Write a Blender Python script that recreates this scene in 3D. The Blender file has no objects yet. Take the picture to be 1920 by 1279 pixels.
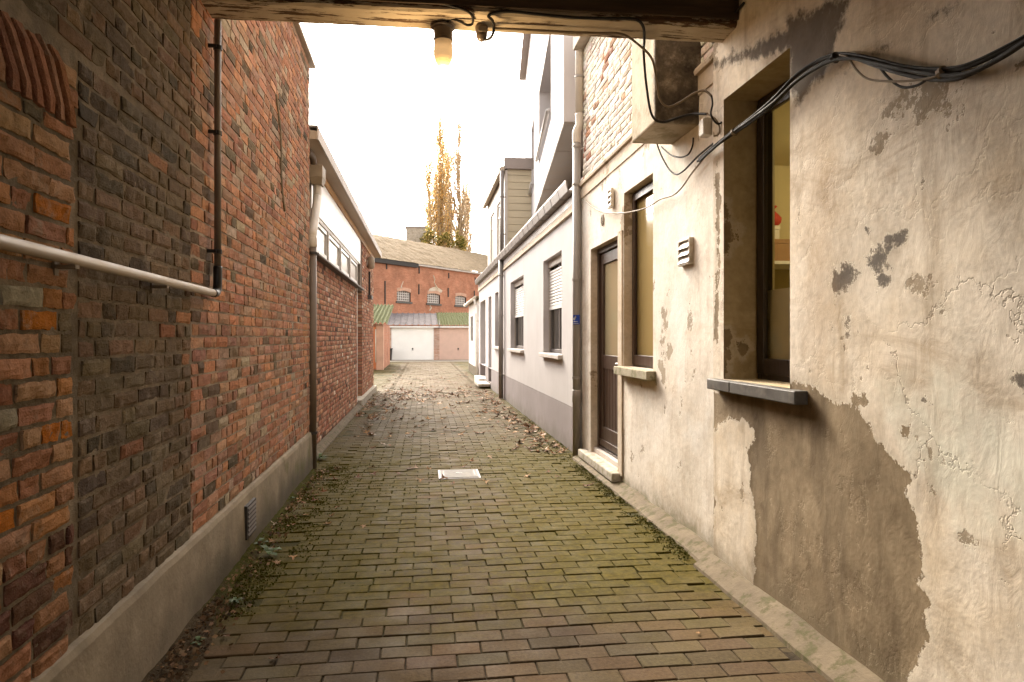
import bpy, math, random
import numpy as np
from mathutils import Vector, noise as mnoise
R = math.radians
random.seed(7)
rnd = random.random
def U(a, b): return a + (b - a) * random.random()

scene = bpy.context.scene
COL = scene.collection
scene.render.engine = 'CYCLES'
scene.cycles.use_denoising = True
scene.cycles.max_bounces = 7
scene.cycles.diffuse_bounces = 4
scene.cycles.glossy_bounces = 3
scene.cycles.transparent_max_bounces = 8
scene.cycles.sample_clamp_indirect = 8.0
scene.cycles.caustics_reflective = False
scene.cycles.caustics_refractive = False
vs = scene.view_settings
vs.view_transform = 'Standard'; vs.look = 'None'; vs.gamma = 1.0
vs.exposure = 2.36

# ------------------------------------------------------------------ camera
YAW = R(7.35); CH = 1.3; FP = 1280.0; HY = 632.0
cs, sn = math.cos(YAW), math.sin(YAW)
cd = bpy.data.cameras.new('camera'); cam = bpy.data.objects.new('camera', cd); COL.objects.link(cam)
cd.sensor_width = 36; cd.lens = 24; cd.clip_start = 0.05; cd.clip_end = 2000
cd.shift_y = -(639.5 - HY) / 1920
cam.location = (0, 0, CH); cam.rotation_euler = (R(90), 0, -YAW)
scene.camera = cam

def at(px, py, X=None, zc=None, line=None):
    """survey helper: a point of the photograph, on the wall plane X, at depth zc, or on a vertical plane through a line"""
    u = (px - 960) / FP
    if X is not None:
        Y = X * (cs - u * sn) / (sn + u * cs)
        zc = X * sn + Y * cs
    elif line is not None:
        (ax, ay), (bx, by) = line
        dx, dy = u * cs + sn, -u * sn + cs
        ex, ey = bx - ax, by - ay
        t = (ax * ey - ay * ex) / (dx * ey - dy * ex)
        X, Y = t * dx, t * dy; zc = t
    else:
        X = zc * (u * cs + sn); Y = zc * (-u * sn + cs)
    return Vector((X, Y, CH + (HY - py) * zc / FP))

# ------------------------------------------------------------------ object helpers
ORG = {}
def thing(name, label, cat, loc=(0, 0, 0), group=None):
    o = bpy.data.objects.new(name, None); COL.objects.link(o)
    o.location = loc; o.empty_display_size = .2
    o['label'] = label; o['category'] = cat
    if group: o['group'] = group
    ORG[o.name] = Vector(loc)
    return o
def tag(o, label, cat, group=None):
    o['label'] = label; o['category'] = cat
    if group: o['group'] = group
    return o

class MB:
    def __init__(s): s.v = []; s.f = []; s.c = None
    def quad(s, a, b, c, d):
        n = len(s.v); s.v += [tuple(a), tuple(b), tuple(c), tuple(d)]; s.f.append((n, n+1, n+2, n+3)); return s
    def poly(s, pts):
        n = len(s.v); s.v += [tuple(p) for p in pts]; s.f.append(tuple(range(n, n+len(pts)))); return s
    def box(s, x0, x1, y0, y1, z0, z1):
        if x0 > x1: x0, x1 = x1, x0
        n = len(s.v)
        s.v += [(x0,y0,z0),(x1,y0,z0),(x1,y1,z0),(x0,y1,z0),(x0,y0,z1),(x1,y0,z1),(x1,y1,z1),(x0,y1,z1)]
        for f in ((0,3,2,1),(4,5,6,7),(0,1,5,4),(1,2,6,5),(2,3,7,6),(3,0,4,7)): s.f.append(tuple(n+i for i in f))
        return s
    def hexa(s, pts):
        n = len(s.v); s.v += [tuple(p) for p in pts]
        for f in ((0,3,2,1),(4,5,6,7),(0,1,5,4),(1,2,6,5),(2,3,7,6),(3,0,4,7)): s.f.append(tuple(n+i for i in f))
        return s
    def prism(s, prof, axis, a, b):
        """extrude a 2-D profile (list) along 'x' or 'y'; profile is (other horizontal, z)"""
        n = len(s.v); k = len(prof)
        for t in (a, b):
            for (p, z) in prof: s.v.append((t, p, z) if axis == 'x' else (p, t, z))
        for i in range(k):
            j = (i+1) % k; s.f.append((n+i, n+j, n+k+j, n+k+i))
        s.f.append(tuple(n+i for i in range(k))[::-1]); s.f.append(tuple(n+k+i for i in range(k)))
        return s
    def tube(s, pts, r, seg=10, caps=True):
        pts = [Vector(p) for p in pts]; m = len(pts)
        rs = r if isinstance(r, (list, tuple)) else [r]*m
        n = len(s.v)
        up = None
        for i, p in enumerate(pts):
            d = (pts[min(i+1, m-1)] - pts[max(i-1, 0)]).normalized()
            if up is None:
                up = d.orthogonal().normalized()
            a = (up - d*up.dot(d))
            a = a.normalized() if a.length > 1e-6 else d.orthogonal().normalized()
            up = a; b = d.cross(a)
            for k in range(seg):
                t = 2*math.pi*k/seg
                s.v.append(tuple(p + (a*math.cos(t) + b*math.sin(t))*rs[i]))
        for i in range(m-1):
            for k in range(seg):
                k2 = (k+1) % seg
                s.f.append((n+i*seg+k, n+i*seg+k2, n+(i+1)*seg+k2, n+(i+1)*seg+k))
        if caps:
            s.f.append(tuple(n+k for k in range(seg))[::-1]); s.f.append(tuple(n+(m-1)*seg+k for k in range(seg)))
        return s
    def lathe(s, c, prof, seg=20, axis='z'):
        n = len(s.v); c = Vector(c)
        for (r, h) in prof:
            for k in range(seg):
                t = 2*math.pi*k/seg
                a, b = r*math.cos(t), r*math.sin(t)
                s.v.append(tuple(c + (Vector((a, b, h)) if axis == 'z' else Vector((h, a, b)))))
        for i in range(len(prof)-1):
            for k in range(seg):
                k2 = (k+1) % seg
                s.f.append((n+i*seg+k, n+i*seg+k2, n+(i+1)*seg+k2, n+(i+1)*seg+k))
        s.f.append(tuple(n+k for k in range(seg))[::-1]); s.f.append(tuple(n+(len(prof)-1)*seg+k for k in range(seg)))
        return s

def spline(pts, n=8):
    pts = [Vector(p) for p in pts]; out = []
    for i in range(len(pts)-1):
        p0 = pts[max(i-1, 0)]; p1 = pts[i]; p2 = pts[i+1]; p3 = pts[min(i+2, len(pts)-1)]
        for k in range(n):
            t = k/n
            out.append(.5*((2*p1) + (p2-p0)*t + (2*p0-5*p1+4*p2-p3)*t*t + (3*p1-p0-3*p2+p3)*t**3))
    out.append(pts[-1]); return out

def root_of(o):
    while o.parent: o = o.parent
    return o
def obj(name, mb, mat, parent=None, smooth=False, bevel=0, kind=None, attrs=None, loc=None):
    me = bpy.data.meshes.new(name)
    if parent is not None: org = ORG.get(root_of(parent).name, Vector((0,0,0)))
    else: org = Vector(loc) if loc else Vector((0,0,0))
    v = np.array(mb.v, dtype=float).reshape(-1, 3) - np.array(org)
    me.from_pydata(v.tolist(), [], mb.f)
    for a, (ty, data) in (attrs or {}).items():
        if ty == 'FLOAT':
            at_ = me.attributes.new(a, 'FLOAT', 'POINT'); at_.data.foreach_set('value', np.asarray(data, dtype=np.float32))
        else:
            at_ = me.color_attributes.new(a, 'FLOAT_COLOR', 'POINT'); at_.data.foreach_set('color', np.asarray(data, dtype=np.float32).ravel())
    if mat: me.materials.append(mat)
    o = bpy.data.objects.new(name, me); COL.objects.link(o)
    if parent is not None: o.parent = parent
    else: o.location = org; ORG[o.name] = org
    if smooth: me.polygons.foreach_set('use_smooth', [True]*len(me.polygons))
    if bevel:
        b = o.modifiers.new('bevel', 'BEVEL'); b.width = bevel; b.segments = 2; b.limit_method = 'ANGLE'; b.angle_limit = R(40)
    if kind: o['kind'] = kind
    me.validate(); me.update()
    return o

# ------------------------------------------------------------------ material helpers
class NT:
    def __init__(s, name):
        s.m = bpy.data.materials.new(name); s.m.use_nodes = True; s.t = s.m.node_tree
        s.t.nodes.clear()
        s.out = s.t.nodes.new('ShaderNodeOutputMaterial')
        s.b = s.t.nodes.new('ShaderNodeBsdfPrincipled'); s.t.links.new(s.b.outputs[0], s.out.inputs[0])
        s.geo = s.t.nodes.new('ShaderNodeNewGeometry').outputs['Position']
    def n(s, t, **k):
        x = s.t.nodes.new(t)
        for a, b in k.items(): setattr(x, a, b)
        return x
    def set(s, sock, v):
        if isinstance(v, bpy.types.NodeSocket): s.t.links.new(v, sock)
        elif isinstance(v, (tuple, list)) and len(v) == 3 and sock.type == 'RGBA': sock.default_value = (*v, 1)
        else: sock.default_value = v
    def map(s, sc=(1,1,1), co=None, loc=(0,0,0)):
        m = s.n('ShaderNodeMapping'); s.set(m.inputs[0], co or s.geo); m.inputs['Scale'].default_value = sc; m.inputs['Location'].default_value = loc
        return m.outputs[0]
    def noise(s, scale, detail=4, rough=.55, co=None, dist=0, col=False):
        x = s.n('ShaderNodeTexNoise'); s.set(x.inputs['Vector'], co or s.geo)
        x.inputs['Scale'].default_value = scale; x.inputs['Detail'].default_value = detail; x.inputs['Roughness'].default_value = rough; x.inputs['Distortion'].default_value = dist
        return x.outputs[1 if col else 0]
    def voro(s, scale, feature='F1', co=None, out='Distance'):
        x = s.n('ShaderNodeTexVoronoi', feature=feature); s.set(x.inputs['Vector'], co or s.geo); x.inputs['Scale'].default_value = scale
        return x.outputs[out]
    def ramp(s, f, stops):
        x = s.n('ShaderNodeValToRGB'); s.set(x.inputs[0], f); e = x.color_ramp.elements
        while len(e) < len(stops): e.new(.5)
        for i, (p, c) in enumerate(stops):
            e[i].position = p
            e[i].color = (c, c, c, 1) if isinstance(c, (int, float)) else (*c, 1)
        return x.outputs[0]
    def mix(s, f, a, b, mode='MIX'):
        x = s.n('ShaderNodeMix', data_type='RGBA', blend_type=mode); s.set(x.inputs[0], f); s.set(x.inputs[6], a); s.set(x.inputs[7], b); return x.outputs[2]
    def math(s, op, a, b=0.0, clamp=False):
        x = s.n('ShaderNodeMath', operation=op, use_clamp=clamp); s.set(x.inputs[0], a); s.set(x.inputs[1], b); return x.outputs[0]
    def step(s, v, lo, hi, a=0., b=1.):
        x = s.n('ShaderNodeMapRange', interpolation_type='SMOOTHSTEP'); s.set(x.inputs[0], v)
        for i, q in enumerate((lo, hi, a, b)): x.inputs[1+i].default_value = q
        return x.outputs[0]
    def sep(s, co=None):
        x = s.n('ShaderNodeSeparateXYZ'); s.set(x.inputs[0], co or s.geo); return x.outputs
    def attr(s, name, out='Color'):
        x = s.n('ShaderNodeAttribute'); x.attribute_name = name; return x.outputs[out]
    def bump(s, h, strength=.5, dist=.01, nrm=None):
        x = s.n('ShaderNodeBump'); x.inputs['Strength'].default_value = strength; x.inputs['Distance'].default_value = dist
        s.set(x.inputs['Height'], h)
        if nrm: s.set(x.inputs['Normal'], nrm)
        return x.outputs[0]
    def fin(s, col=None, rough=None, nrm=None, metal=None, spec=None, **k):
        I = s.b.inputs
        if col is not None: s.set(I['Base Color'], col)
        if rough is not None: s.set(I['Roughness'], rough)
        if nrm is not None: s.set(I['Normal'], nrm)
        if metal is not None: s.set(I['Metallic'], metal)
        if spec is not None: s.set(I['Specular IOR Level'], spec)
        for a, b in k.items(): s.set(I[a.replace('_', ' ')], b)
        return s.m

def simple(name, c, rough=.6, var=.25, scale=6, bump=.15, bscale=60, metal=0, spec=.4, stretch=(1,1,1), dirt=None, dirt_amt=.5):
    n = NT(name)
    co = n.map(stretch)
    f = n.noise(scale, 5, .6, co)
    d = tuple(x*(1-var) for x in c); l = tuple(min(1, x*(1+var)) for x in c)
    col = n.ramp(f, [(.3, d), (.7, l)])
    if dirt:
        g = n.noise(scale*.6, 6, .65, n.map(stretch, loc=(9, 3, 5)))
        col = n.mix(n.step(g, .5, .72, 0, dirt_amt), col, dirt)
    h = n.noise(bscale, 3, .6, co)
    r = n.ramp(f, [(.3, max(0, rough-.1)), (.7, min(1, rough+.1))])
    return n.fin(col, r, n.bump(h, bump, .004), metal, spec)

# bricks: every brick carries its own fired colour in "tint"
def brick_mat(name, mortar=(.30,.27,.22), smear=.35, bump=.7):
    n = NT(name)
    t = n.attr('tint')
    f = n.noise(28, 6, .65)
    col = n.mix(1.0, t, n.ramp(f, [(.25, .62), (.5, 1.), (.8, 1.3)]), 'MULTIPLY')
    sp = n.noise(130, 3, .6)
    col = n.mix(n.step(sp, .62, .72, 0, .5), col, (.35,.24,.16))
    col = n.mix(n.step(n.noise(90, 4, .7, n.map((1,1,1), loc=(3,7,1))), .62, .75, 0, .6), col, (.03,.022,.018))
    sm = n.noise(9, 6, .7, n.map(loc=(4,4,4)))
    col = n.mix(n.step(sm, .52, .72, 0, smear), col, mortar)
    h = n.math('ADD', n.noise(45, 6, .7), n.math('MULTIPLY', n.noise(160, 3, .6), .4))
    return n.fin(col, .95, n.bump(h, bump, .012), spec=.05)
M = {}
M['brick_old'] = brick_mat('old_brick', mortar=(.33,.265,.20), smear=.62, bump=.9)
M['brick_new'] = brick_mat('clinker_brick', smear=.18, bump=.45)
M['brick_white'] = brick_mat('whitewashed_brick', mortar=(.68,.63,.56), smear=.7, bump=.5)
def mortar_mat(name, c, b=.8):
    n = NT(name); f = n.noise(20, 6, .65); g = n.noise(3, 4, .6)
    col = n.mix(n.step(g, .35, .65), tuple(x*.62 for x in c), c)
    col = n.mix(1, col, n.ramp(f, [(.3, .7), (.7, 1.25)]), 'MULTIPLY')
    return n.fin(col, .95, n.bump(n.noise(70, 6, .7), b, .012), spec=.1)
M['mortar'] = mortar_mat('lime_mortar', (.42,.35,.275))
M['mortar_dark'] = mortar_mat('sooty_mortar', (.26,.21,.15))
M['mortar_grey'] = mortar_mat('grey_mortar', (.22,.17,.13))
M['mortar_pale'] = mortar_mat('pale_mortar', (.50,.44,.37))

# concrete plinth with damp staining towards the ground (a real stain)
n = NT('plinth_concrete'); z = n.sep()[2]
f = n.noise(5, 6, .65); g = n.noise(2.2, 4, .6, n.map((1,1,.35)))
col = n.ramp(f, [(.3, (.20,.165,.12)), (.55, (.30,.25,.185)), (.75, (.38,.32,.24))])
stain = n.math('MULTIPLY', n.step(n.math('ADD', z, n.math('MULTIPLY', g, .35)), .46, .2), .85)
Y_ = n.sep()[1]
stain = n.math('MULTIPLY', stain, n.step(Y_, 2.6, 3.8, .25, 1))
col = n.mix(stain, col, (.07,.06,.04))
col = n.mix(n.math('MULTIPLY', n.step(n.noise(4, 5, .6, n.map(loc=(2,2,8))), .5, .68, 0, .6), n.step(Y_, 4.2, 5.6)), col, (.12,.12,.045))
M['plinth'] = n.fin(col, .9, n.bump(n.noise(40, 6, .65), .35, .01), spec=.2)

# peeling plaster under the passage: patch outlines are stored as distances in the mesh, ragged edges come from noise
def plaster(name, base, dark, warm, patches=True, crack=True, damp=True, stainy=1.0):
    n = NT(name); xyz = n.sep(); z = xyz[2]; yy = xyz[1]
    f = n.noise(1.6, 6, .62); g = n.noise(6, 6, .65); k = n.noise(30, 4, .6)
    col = n.mix(n.step(f, .38, .68), base, warm)
    col = n.mix(n.step(g, .48, .75, 0, .55*stainy), col, dark)
    streak = n.noise(2.4, 6, .65, n.map((1, 3.2, .35), loc=(1,5,2)))
    col = n.mix(n.step(streak, .52, .75, 0, .55*stainy), col, dark)
    col = n.mix(1, col, n.ramp(k, [(.3, .88), (.7, 1.08)]), 'MULTIPLY')
    smu = n.noise(1.9, 7, .68, n.map((1, .55, 1.9), loc=(6,2,4)), dist=.8)
    col = n.mix(n.step(smu, .53, .70, 0, .62*stainy), col, tuple(x*1.15 for x in dark))
    col = n.mix(n.step(n.noise(1.3, 5, .6, n.map(loc=(9,9,1))), .55, .7, 0, .6), col, tuple(min(.72, x*1.14) for x in base))
    # small flaked spots
    fl = n.math('ADD', n.noise(3.1, 8, .72, n.map(loc=(8,1,3))), n.math('MULTIPLY', n.noise(.9, 2, .5, n.map(loc=(2,6,0))), .35))
    flake = n.step(fl, .775, .80, 0, 1)
    h = n.math('ADD', n.math('MULTIPLY', n.noise(4, 4, .55), .7), n.math('MULTIPLY', n.math('MULTIPLY', n.noise(26, 5, .65), .36), n.step(n.noise(1.5, 3, .5, n.map(loc=(1,8,8))), .4, .65, .15, 1)))
    h = n.math('ADD', h, n.math('MULTIPLY', n.noise(9, 6, .7, n.map((1,1.4,.8), loc=(3,3,3)), dist=1.2), .5))
    if crack:
        wob = n.n('ShaderNodeVectorMath', operation='MULTIPLY_ADD'); n.set(wob.inputs[0], n.noise(4, 5, .7, col=True)); wob.inputs[1].default_value = (.35,.35,.35); n.set(wob.inputs[2], n.geo)
        cr = n.voro(1.9, 'DISTANCE_TO_EDGE', wob.outputs[0])
        gate = n.step(n.noise(1.3, 3, .5, n.map(loc=(5,5,9))), .57, .66)
        line = n.math('MULTIPLY', n.step(cr, .012, .002), gate)
        col = n.mix(n.math('MULTIPLY', line, .4), col, (.14,.10,.065))
        h = n.math('SUBTRACT', h, n.math('MULTIPLY', line, .3))
        # raised, lifting paint shells
        sh = n.step(n.voro(3.2, 'DISTANCE_TO_EDGE', wob.outputs[0]), 0, .035)
        h = n.math('ADD', h, n.math('MULTIPLY', n.math('MULTIPLY', sh, n.step(n.noise(1.1, 3, .5, n.map(loc=(7,2,1))), .5, .62)), .10))
    rub = n.ramp(n.noise(7, 6, .65, n.map(loc=(6,0,2))), [(.3, (.165,.118,.068)), (.55, (.26,.195,.12)), (.75, (.35,.27,.175))])
    if patches:
        ed = n.math('ADD', n.math('MULTIPLY', n.math('SUBTRACT', n.noise(9, 7, .75), .5), .17), n.math('MULTIPLY', n.math('SUBTRACT', n.noise(45, 4, .7), .5), .035))
        d1 = n.math('ADD', n.attr('brown_patch', 'Fac'), ed)
        m1 = n.step(d1, .004, -.004)
        edge_b = n.math('MULTIPLY', n.step(d1, .05, .004), n.step(d1, -.002, .003))
        col = n.mix(n.math('MULTIPLY', edge_b, .55), col, (.60,.53,.43))
        rub = n.mix(n.step(n.noise(2.2, 5, .65, n.map((1,2.2,.4), loc=(0,3,0))), .45, .68, 0, .6), rub, (.10,.07,.04))
        col = n.mix(m1, col, rub)
        d2 = n.math('ADD', n.attr('grey_patch', 'Fac'), n.math('MULTIPLY', ed, 1.3))
        m2 = n.step(d2, .003, -.003)
        rim = n.math('MULTIPLY', n.step(d2, .03, .004), n.step(d2, -.002, .003))
        col = n.mix(n.math('MULTIPLY', rim, .6), col, (.62,.55,.45))
        gp = n.ramp(n.noise(8, 5, .65), [(.3, (.10,.085,.07)), (.7, (.19,.16,.135))])
        gp = n.mix(n.step(d2, -.016, -.006), gp, (.30,.255,.20))
        col = n.mix(m2, col, gp)
        d3 = n.math('ADD', n.attr('soot_patch', 'Fac'), n.math('MULTIPLY', ed, 1.2))
        m3 = n.step(d3, .02, -.025, 0, .92)
        col = n.mix(m3, col, n.ramp(n.noise(9, 5, .65), [(.3, (.048,.033,.021)), (.7, (.12,.086,.055))]))
        d4 = n.math('ADD', n.attr('rust_stain', 'Fac'), n.math('MULTIPLY', ed, 2.))
        m4 = n.step(d4, .16, -.12, 0, .75)
        col = n.mix(m4, col, n.mix(.5, col, (.36,.21,.075)))
        mm = n.math('MAXIMUM', m1, m2)
        h = n.math('SUBTRACT', h, n.math('MULTIPLY', mm, .55))
        h = n.math('SUBTRACT', h, n.math('MULTIPLY', m3, .2))
    col = n.mix(n.math('MULTIPLY', flake, .75), col, rub)
    h = n.math('SUBTRACT', h, n.math('MULTIPLY', flake, .3))
    if damp:
        dz = n.math('ADD', z, n.math('MULTIPLY', n.noise(5, 5, .65), .35))
        col = n.mix(n.step(dz, .42, .2, 0, .6), col, (.17,.135,.085))
        col = n.mix(n.math('MULTIPLY', n.step(dz, .3, .17, 0, .7), n.step(yy, 3.4, 4.4)), col, (.13,.13,.05))
    return n.fin(col, .88, n.bump(h, .42, .012), spec=.2)
M['plaster_near'] = plaster('peeling_plaster', (.72,.64,.54), (.36,.275,.185), (.65,.54,.405), stainy=1.15)
M['plaster_far'] = plaster('white_plaster', (.74,.68,.61), (.46,.37,.28), (.66,.59,.50), patches=False, crack=False, stainy=.75)
M['plaster_trim'] = plaster('painted_trim', (.60,.52,.43), (.35,.28,.20), (.52,.42,.31), patches=False, crack=False, damp=False)
M['jamb'] = plaster('reveal_plaster', (.45,.36,.225), (.27,.20,.11), (.38,.295,.175), patches=True, crack=False, damp=False)

def render_mat(name, c, v=.06):
    n = NT(name); f = n.noise(.9, 5, .6); s = n.noise(1.5, 5, .65, n.map((1,2.5,.25)))
    col = n.mix(n.step(f, .35, .7), tuple(x*(1-v) for x in c), tuple(min(1, x*(1+v)) for x in c))
    col = n.mix(n.step(s, .55, .8, 0, .22), col, tuple(x*.7 for x in c))
    zz = n.sep()[2]
    col = n.mix(n.step(n.math('ADD', zz, n.math('MULTIPLY', n.noise(3.5, 6, .7), .5)), .48, .2, 0, .55), col, (.12,.10,.07))
    col = n.mix(n.step(n.noise(1.1, 6, .65, n.map((1,5,.22), loc=(2,2,2))), .56, .74, 0, .3), col, tuple(x*.62 for x in c))
    return n.fin(col, .9, n.bump(n.noise(170, 3, .7), .35, .004), spec=.2)
M['render_white'] = render_mat('white_render', (.50,.475,.475))
M['render_grey'] = render_mat('grey_render', (.56,.53,.535))
M['render_band'] = render_mat('base_render', (.27,.235,.235), .1)
M['zinc'] = simple('zinc', (.22,.195,.18), .5, .2, 5, .1, 30, .55, .5, (1,1,.4), (.16,.13,.10))
M['zinc_dark'] = simple('dark_zinc', (.17,.155,.15), .5, .2, 5, .1, 30, .5, .5, (1,1,.4))
M['pipe_grey'] = simple('grey_pvc', (.27,.245,.225), .42, .12, 4, .03, 30, 0, .5, (1,1,.3), (.12,.10,.08))
M['pipe_pale'] = simple('pale_pvc', (.50,.45,.39), .4, .12, 4, .03, 30, 0, .5, (1,1,.3), (.34,.27,.19))
M['pipe_taupe'] = simple('taupe_pvc', (.135,.10,.075), .45, .15, 4, .03, 30, 0, .5, (1,1,.3), (.11,.08,.06))
M['pipe_riser'] = simple('riser_pipe', (.17,.135,.105), .5, .2, 5, .05, 40, 0, .4, (1,1,.3), (.09,.065,.045))
M['garage_white'] = simple('garage_white', (.88,.86,.83), .45, .03, 3, .05)
M['pipe_cream'] = simple('cream_pvc', (.30,.235,.165), .6, .12, 7, .05, 60, 0, .5, (1,1,1), (.28,.20,.12))
M['black'] = simple('black_pvc', (.018,.016,.015), .42, .2, 9, .03)
M['cable_black'] = simple('black_cable', (.018,.015,.012), .8, .2, 9, .05)
M['cable_grey'] = simple('grey_cable', (.22,.18,.14), .5, .2, 9, .05)
M['cable_tan'] = simple('tan_cable', (.20,.15,.095), .7, .2, 9, .05)
M['white_plastic'] = simple('white_plastic', (.62,.56,.47), .45, .1, 9, .05, dirt=(.35,.27,.18))
M['white_paint'] = simple('white_paint', (.80,.78,.76), .45, .05, 3, .06)
M['panel_white'] = simple('white_cladding', (.82,.80,.78), .4, .04, 2, .05)
M['pink_paint'] = simple('pink_paint', (.62,.43,.35), .5, .06, 3, .06)
M['alu'] = simple('aluminium', (.45,.43,.41), .4, .1, 6, .05, 60, .6)
M['frame_pale'] = simple('pale_window_frame', (.42,.37,.32), .5, .1, 5, .08)
M['wood_brown'] = simple('brown_varnish', (.050,.026,.016), .38, .3, 6, .2, 40, 0, .5, (3,3,.3))
M['wood_black'] = simple('dark_frame', (.022,.014,.010), .35, .3, 6, .15, 40, 0, .5, (3,3,.3))
M['batten'] = simple('orange_batten', (.44,.24,.09), .6, .25, 8, .2, 40, 0, .3, (1,.2,1))
M['soffit'] = simple('soffit_board', (.42,.34,.26), .6, .12, 3, .1, 30, 0, .3, (1,.2,1), (.3,.22,.15))
M['soffit_brown'] = simple('brown_soffit', (.20,.155,.115), .6, .15, 3, .1)
M['clad'] = simple('beige_cladding', (.50,.43,.31), .6, .08, 4, .08, 40, 0, .3, (.2,.2,3))
M['fascia'] = simple('taupe_fascia', (.27,.225,.205), .5, .08, 3, .05)
M['bluestone'] = simple('bluestone', (.085,.078,.07), .5, .3, 14, .2, 50, 0, .4, dirt=(.28,.24,.19), dirt_amt=.3)
M['concrete'] = simple('weathered_concrete', (.42,.37,.31), .85, .2, 6, .4, 45, 0, .2, dirt=(.18,.155,.11), dirt_amt=.7)
M['concrete_block'] = simple('painted_block', (.40,.33,.24), .85, .25, 4, .4, 35, 0, .2, dirt=(.16,.13,.075), dirt_amt=.8)
n = NT('shaded_mouldy_block'); xyz = n.sep(); f = n.noise(4, 6, .65)
col = n.ramp(f, [(.3, (.34,.28,.20)), (.7, (.50,.43,.34))])
col = n.mix(n.step(n.noise(3, 6, .7, n.map(loc=(2,2,2))), .5, .65, 0, .6), col, (.15,.13,.055))
face_shade = n.step(n.math('ADD', xyz[1], n.math('MULTIPLY', n.math('SUBTRACT', n.noise(9, 6, .7), .5), .12)), 4.11, 4.06)  # near side painted darker for its shade, mottled with dark mould spots
face_shade = n.math('MULTIPLY', face_shade, n.step(n.math('ADD', xyz[2], n.math('MULTIPLY', n.noise(5, 5, .7), .12)), 2.66, 2.72))
col = n.mix(face_shade, col, n.ramp(n.noise(12, 6, .7), [(.3, (.03,.024,.018)), (.55, (.085,.066,.047)), (.75, (.19,.15,.105))]))
M['block'] = n.fin(col, .9, n.bump(n.noise(28, 5, .65), .45, .01), spec=.15)
M['sill_pale'] = simple('pale_sill', (.55,.50,.46), .7, .1, 6, .15)
M['iron'] = simple('dark_iron', (.03,.025,.022), .6, .3, 12, .3)
M['steel'] = simple('steel_cover', (.16,.15,.138), .8, .3, 18, .3, 80, 0, dirt=(.2,.16,.12))
M['slate'] = simple('pale_slate', (.40,.37,.35), .6, .25, 5, .2, 30)
M['kraft'] = simple('cardboard', (.36,.21,.11), .8, .1, 5, .1)
M['red_bag'] = simple('red_cloth', (.45,.05,.03), .7, .2, 8, .2)
M['room'] = simple('room_paint', (.55,.47,.27), .8, .06, 2, .05)
M['blue_sign'] = simple('blue_enamel', (.005,.04,.33), .4, .05, 3, .02)
M['sign_white'] = simple('sign_white', (.75,.78,.82), .4, .03, 3, .02)
M['bin'] = simple('dark_bin', (.04,.038,.036), .5, .2, 6, .05)
M['orange_door'] = simple('orange_door', (.55,.17,.06), .55, .12, 4, .1)

# weathered steps and sills with green growth
def mossy(name, c, green=(.13,.13,.045), amt=.7):
    n = NT(name); f = n.noise(9, 6, .65); g = n.noise(14, 6, .7, n.map(loc=(4,2,7)))
    col = n.ramp(f, [(.3, tuple(x*.65 for x in c)), (.65, c)])
    col = n.mix(n.step(g, .48, .62, 0, amt), col, green)
    return n.fin(col, .88, n.bump(n.noise(50, 5, .65), .4, .008), spec=.2)
M['step'] = mossy('doorstep_stone', (.50,.45,.38), (.19,.18,.09), .55)
M['sill_mossy'] = mossy('mossy_sill', (.42,.37,.27))
M['kerb'] = mossy('mossy_kerb', (.155,.118,.075), (.055,.052,.012), .7)

# timber beam with flaking cream paint
n = NT('flaking_beam'); co = n.map((.35, 3.5, 3.5))
f = n.noise(6, 7, .7, co); g = n.noise(22, 5, .7, n.map((.25, 3, 3)))
wood = n.ramp(g, [(.3, (.045,.024,.012)), (.7, (.14,.08,.04))])
paint = n.ramp(n.noise(4, 4, .6), [(.3, (.40,.32,.22)), (.7, (.56,.47,.35))])
pk = n.step(n.math('ADD', n.math('MULTIPLY', f, .7), n.math('MULTIPLY', n.noise(16, 6, .75, n.map((.5,2.5,2.5), loc=(3,1,2))), .3)), .516, .545)
M['beam_paint'] = n.fin(n.mix(pk, paint, wood), .8, n.bump(n.math('SUBTRACT', n.math('MULTIPLY', g, .4), n.math('MULTIPLY', pk, .6)), .6, .008), spec=.25)
M['beam_dark'] = simple('shaded_beam', (.065,.042,.026), .75, .4, 7, .5, 30, 0, .25, (.3,3,3), (.13,.09,.055))  # dark timber, shade of its passage-facing side put into the colour
M['ceiling'] = simple('passage_ceiling', (.22,.17,.12), .85, .2, 3, .2)

# roofs
def roof_mat(name, c, moss, amt, lo=.45, hi=.62):
    n = NT(name); f = n.noise(3, 6, .65); g = n.noise(4.5, 8, .72, n.map(loc=(2,8,1)))
    col = n.ramp(f, [(.3, tuple(x*.7 for x in c)), (.7, tuple(x*1.2 for x in c))])
    col = n.mix(n.step(g, lo, hi, 0, amt), col, moss)
    return n.fin(col, .95, n.bump(n.noise(12, 7, .75), .8, .05), spec=.1)
M['roof_old'] = roof_mat('weathered_roof', (.225,.165,.105), (.11,.085,.042), .75)
M['roof_moss'] = roof_mat('mossy_roof', (.12,.11,.06), (.052,.06,.010), .95, .28, .45)
M['roof_grey'] = roof_mat('grey_sheet_roof', (.135,.12,.125), (.10,.085,.07), .35, .55, .75)
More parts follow.
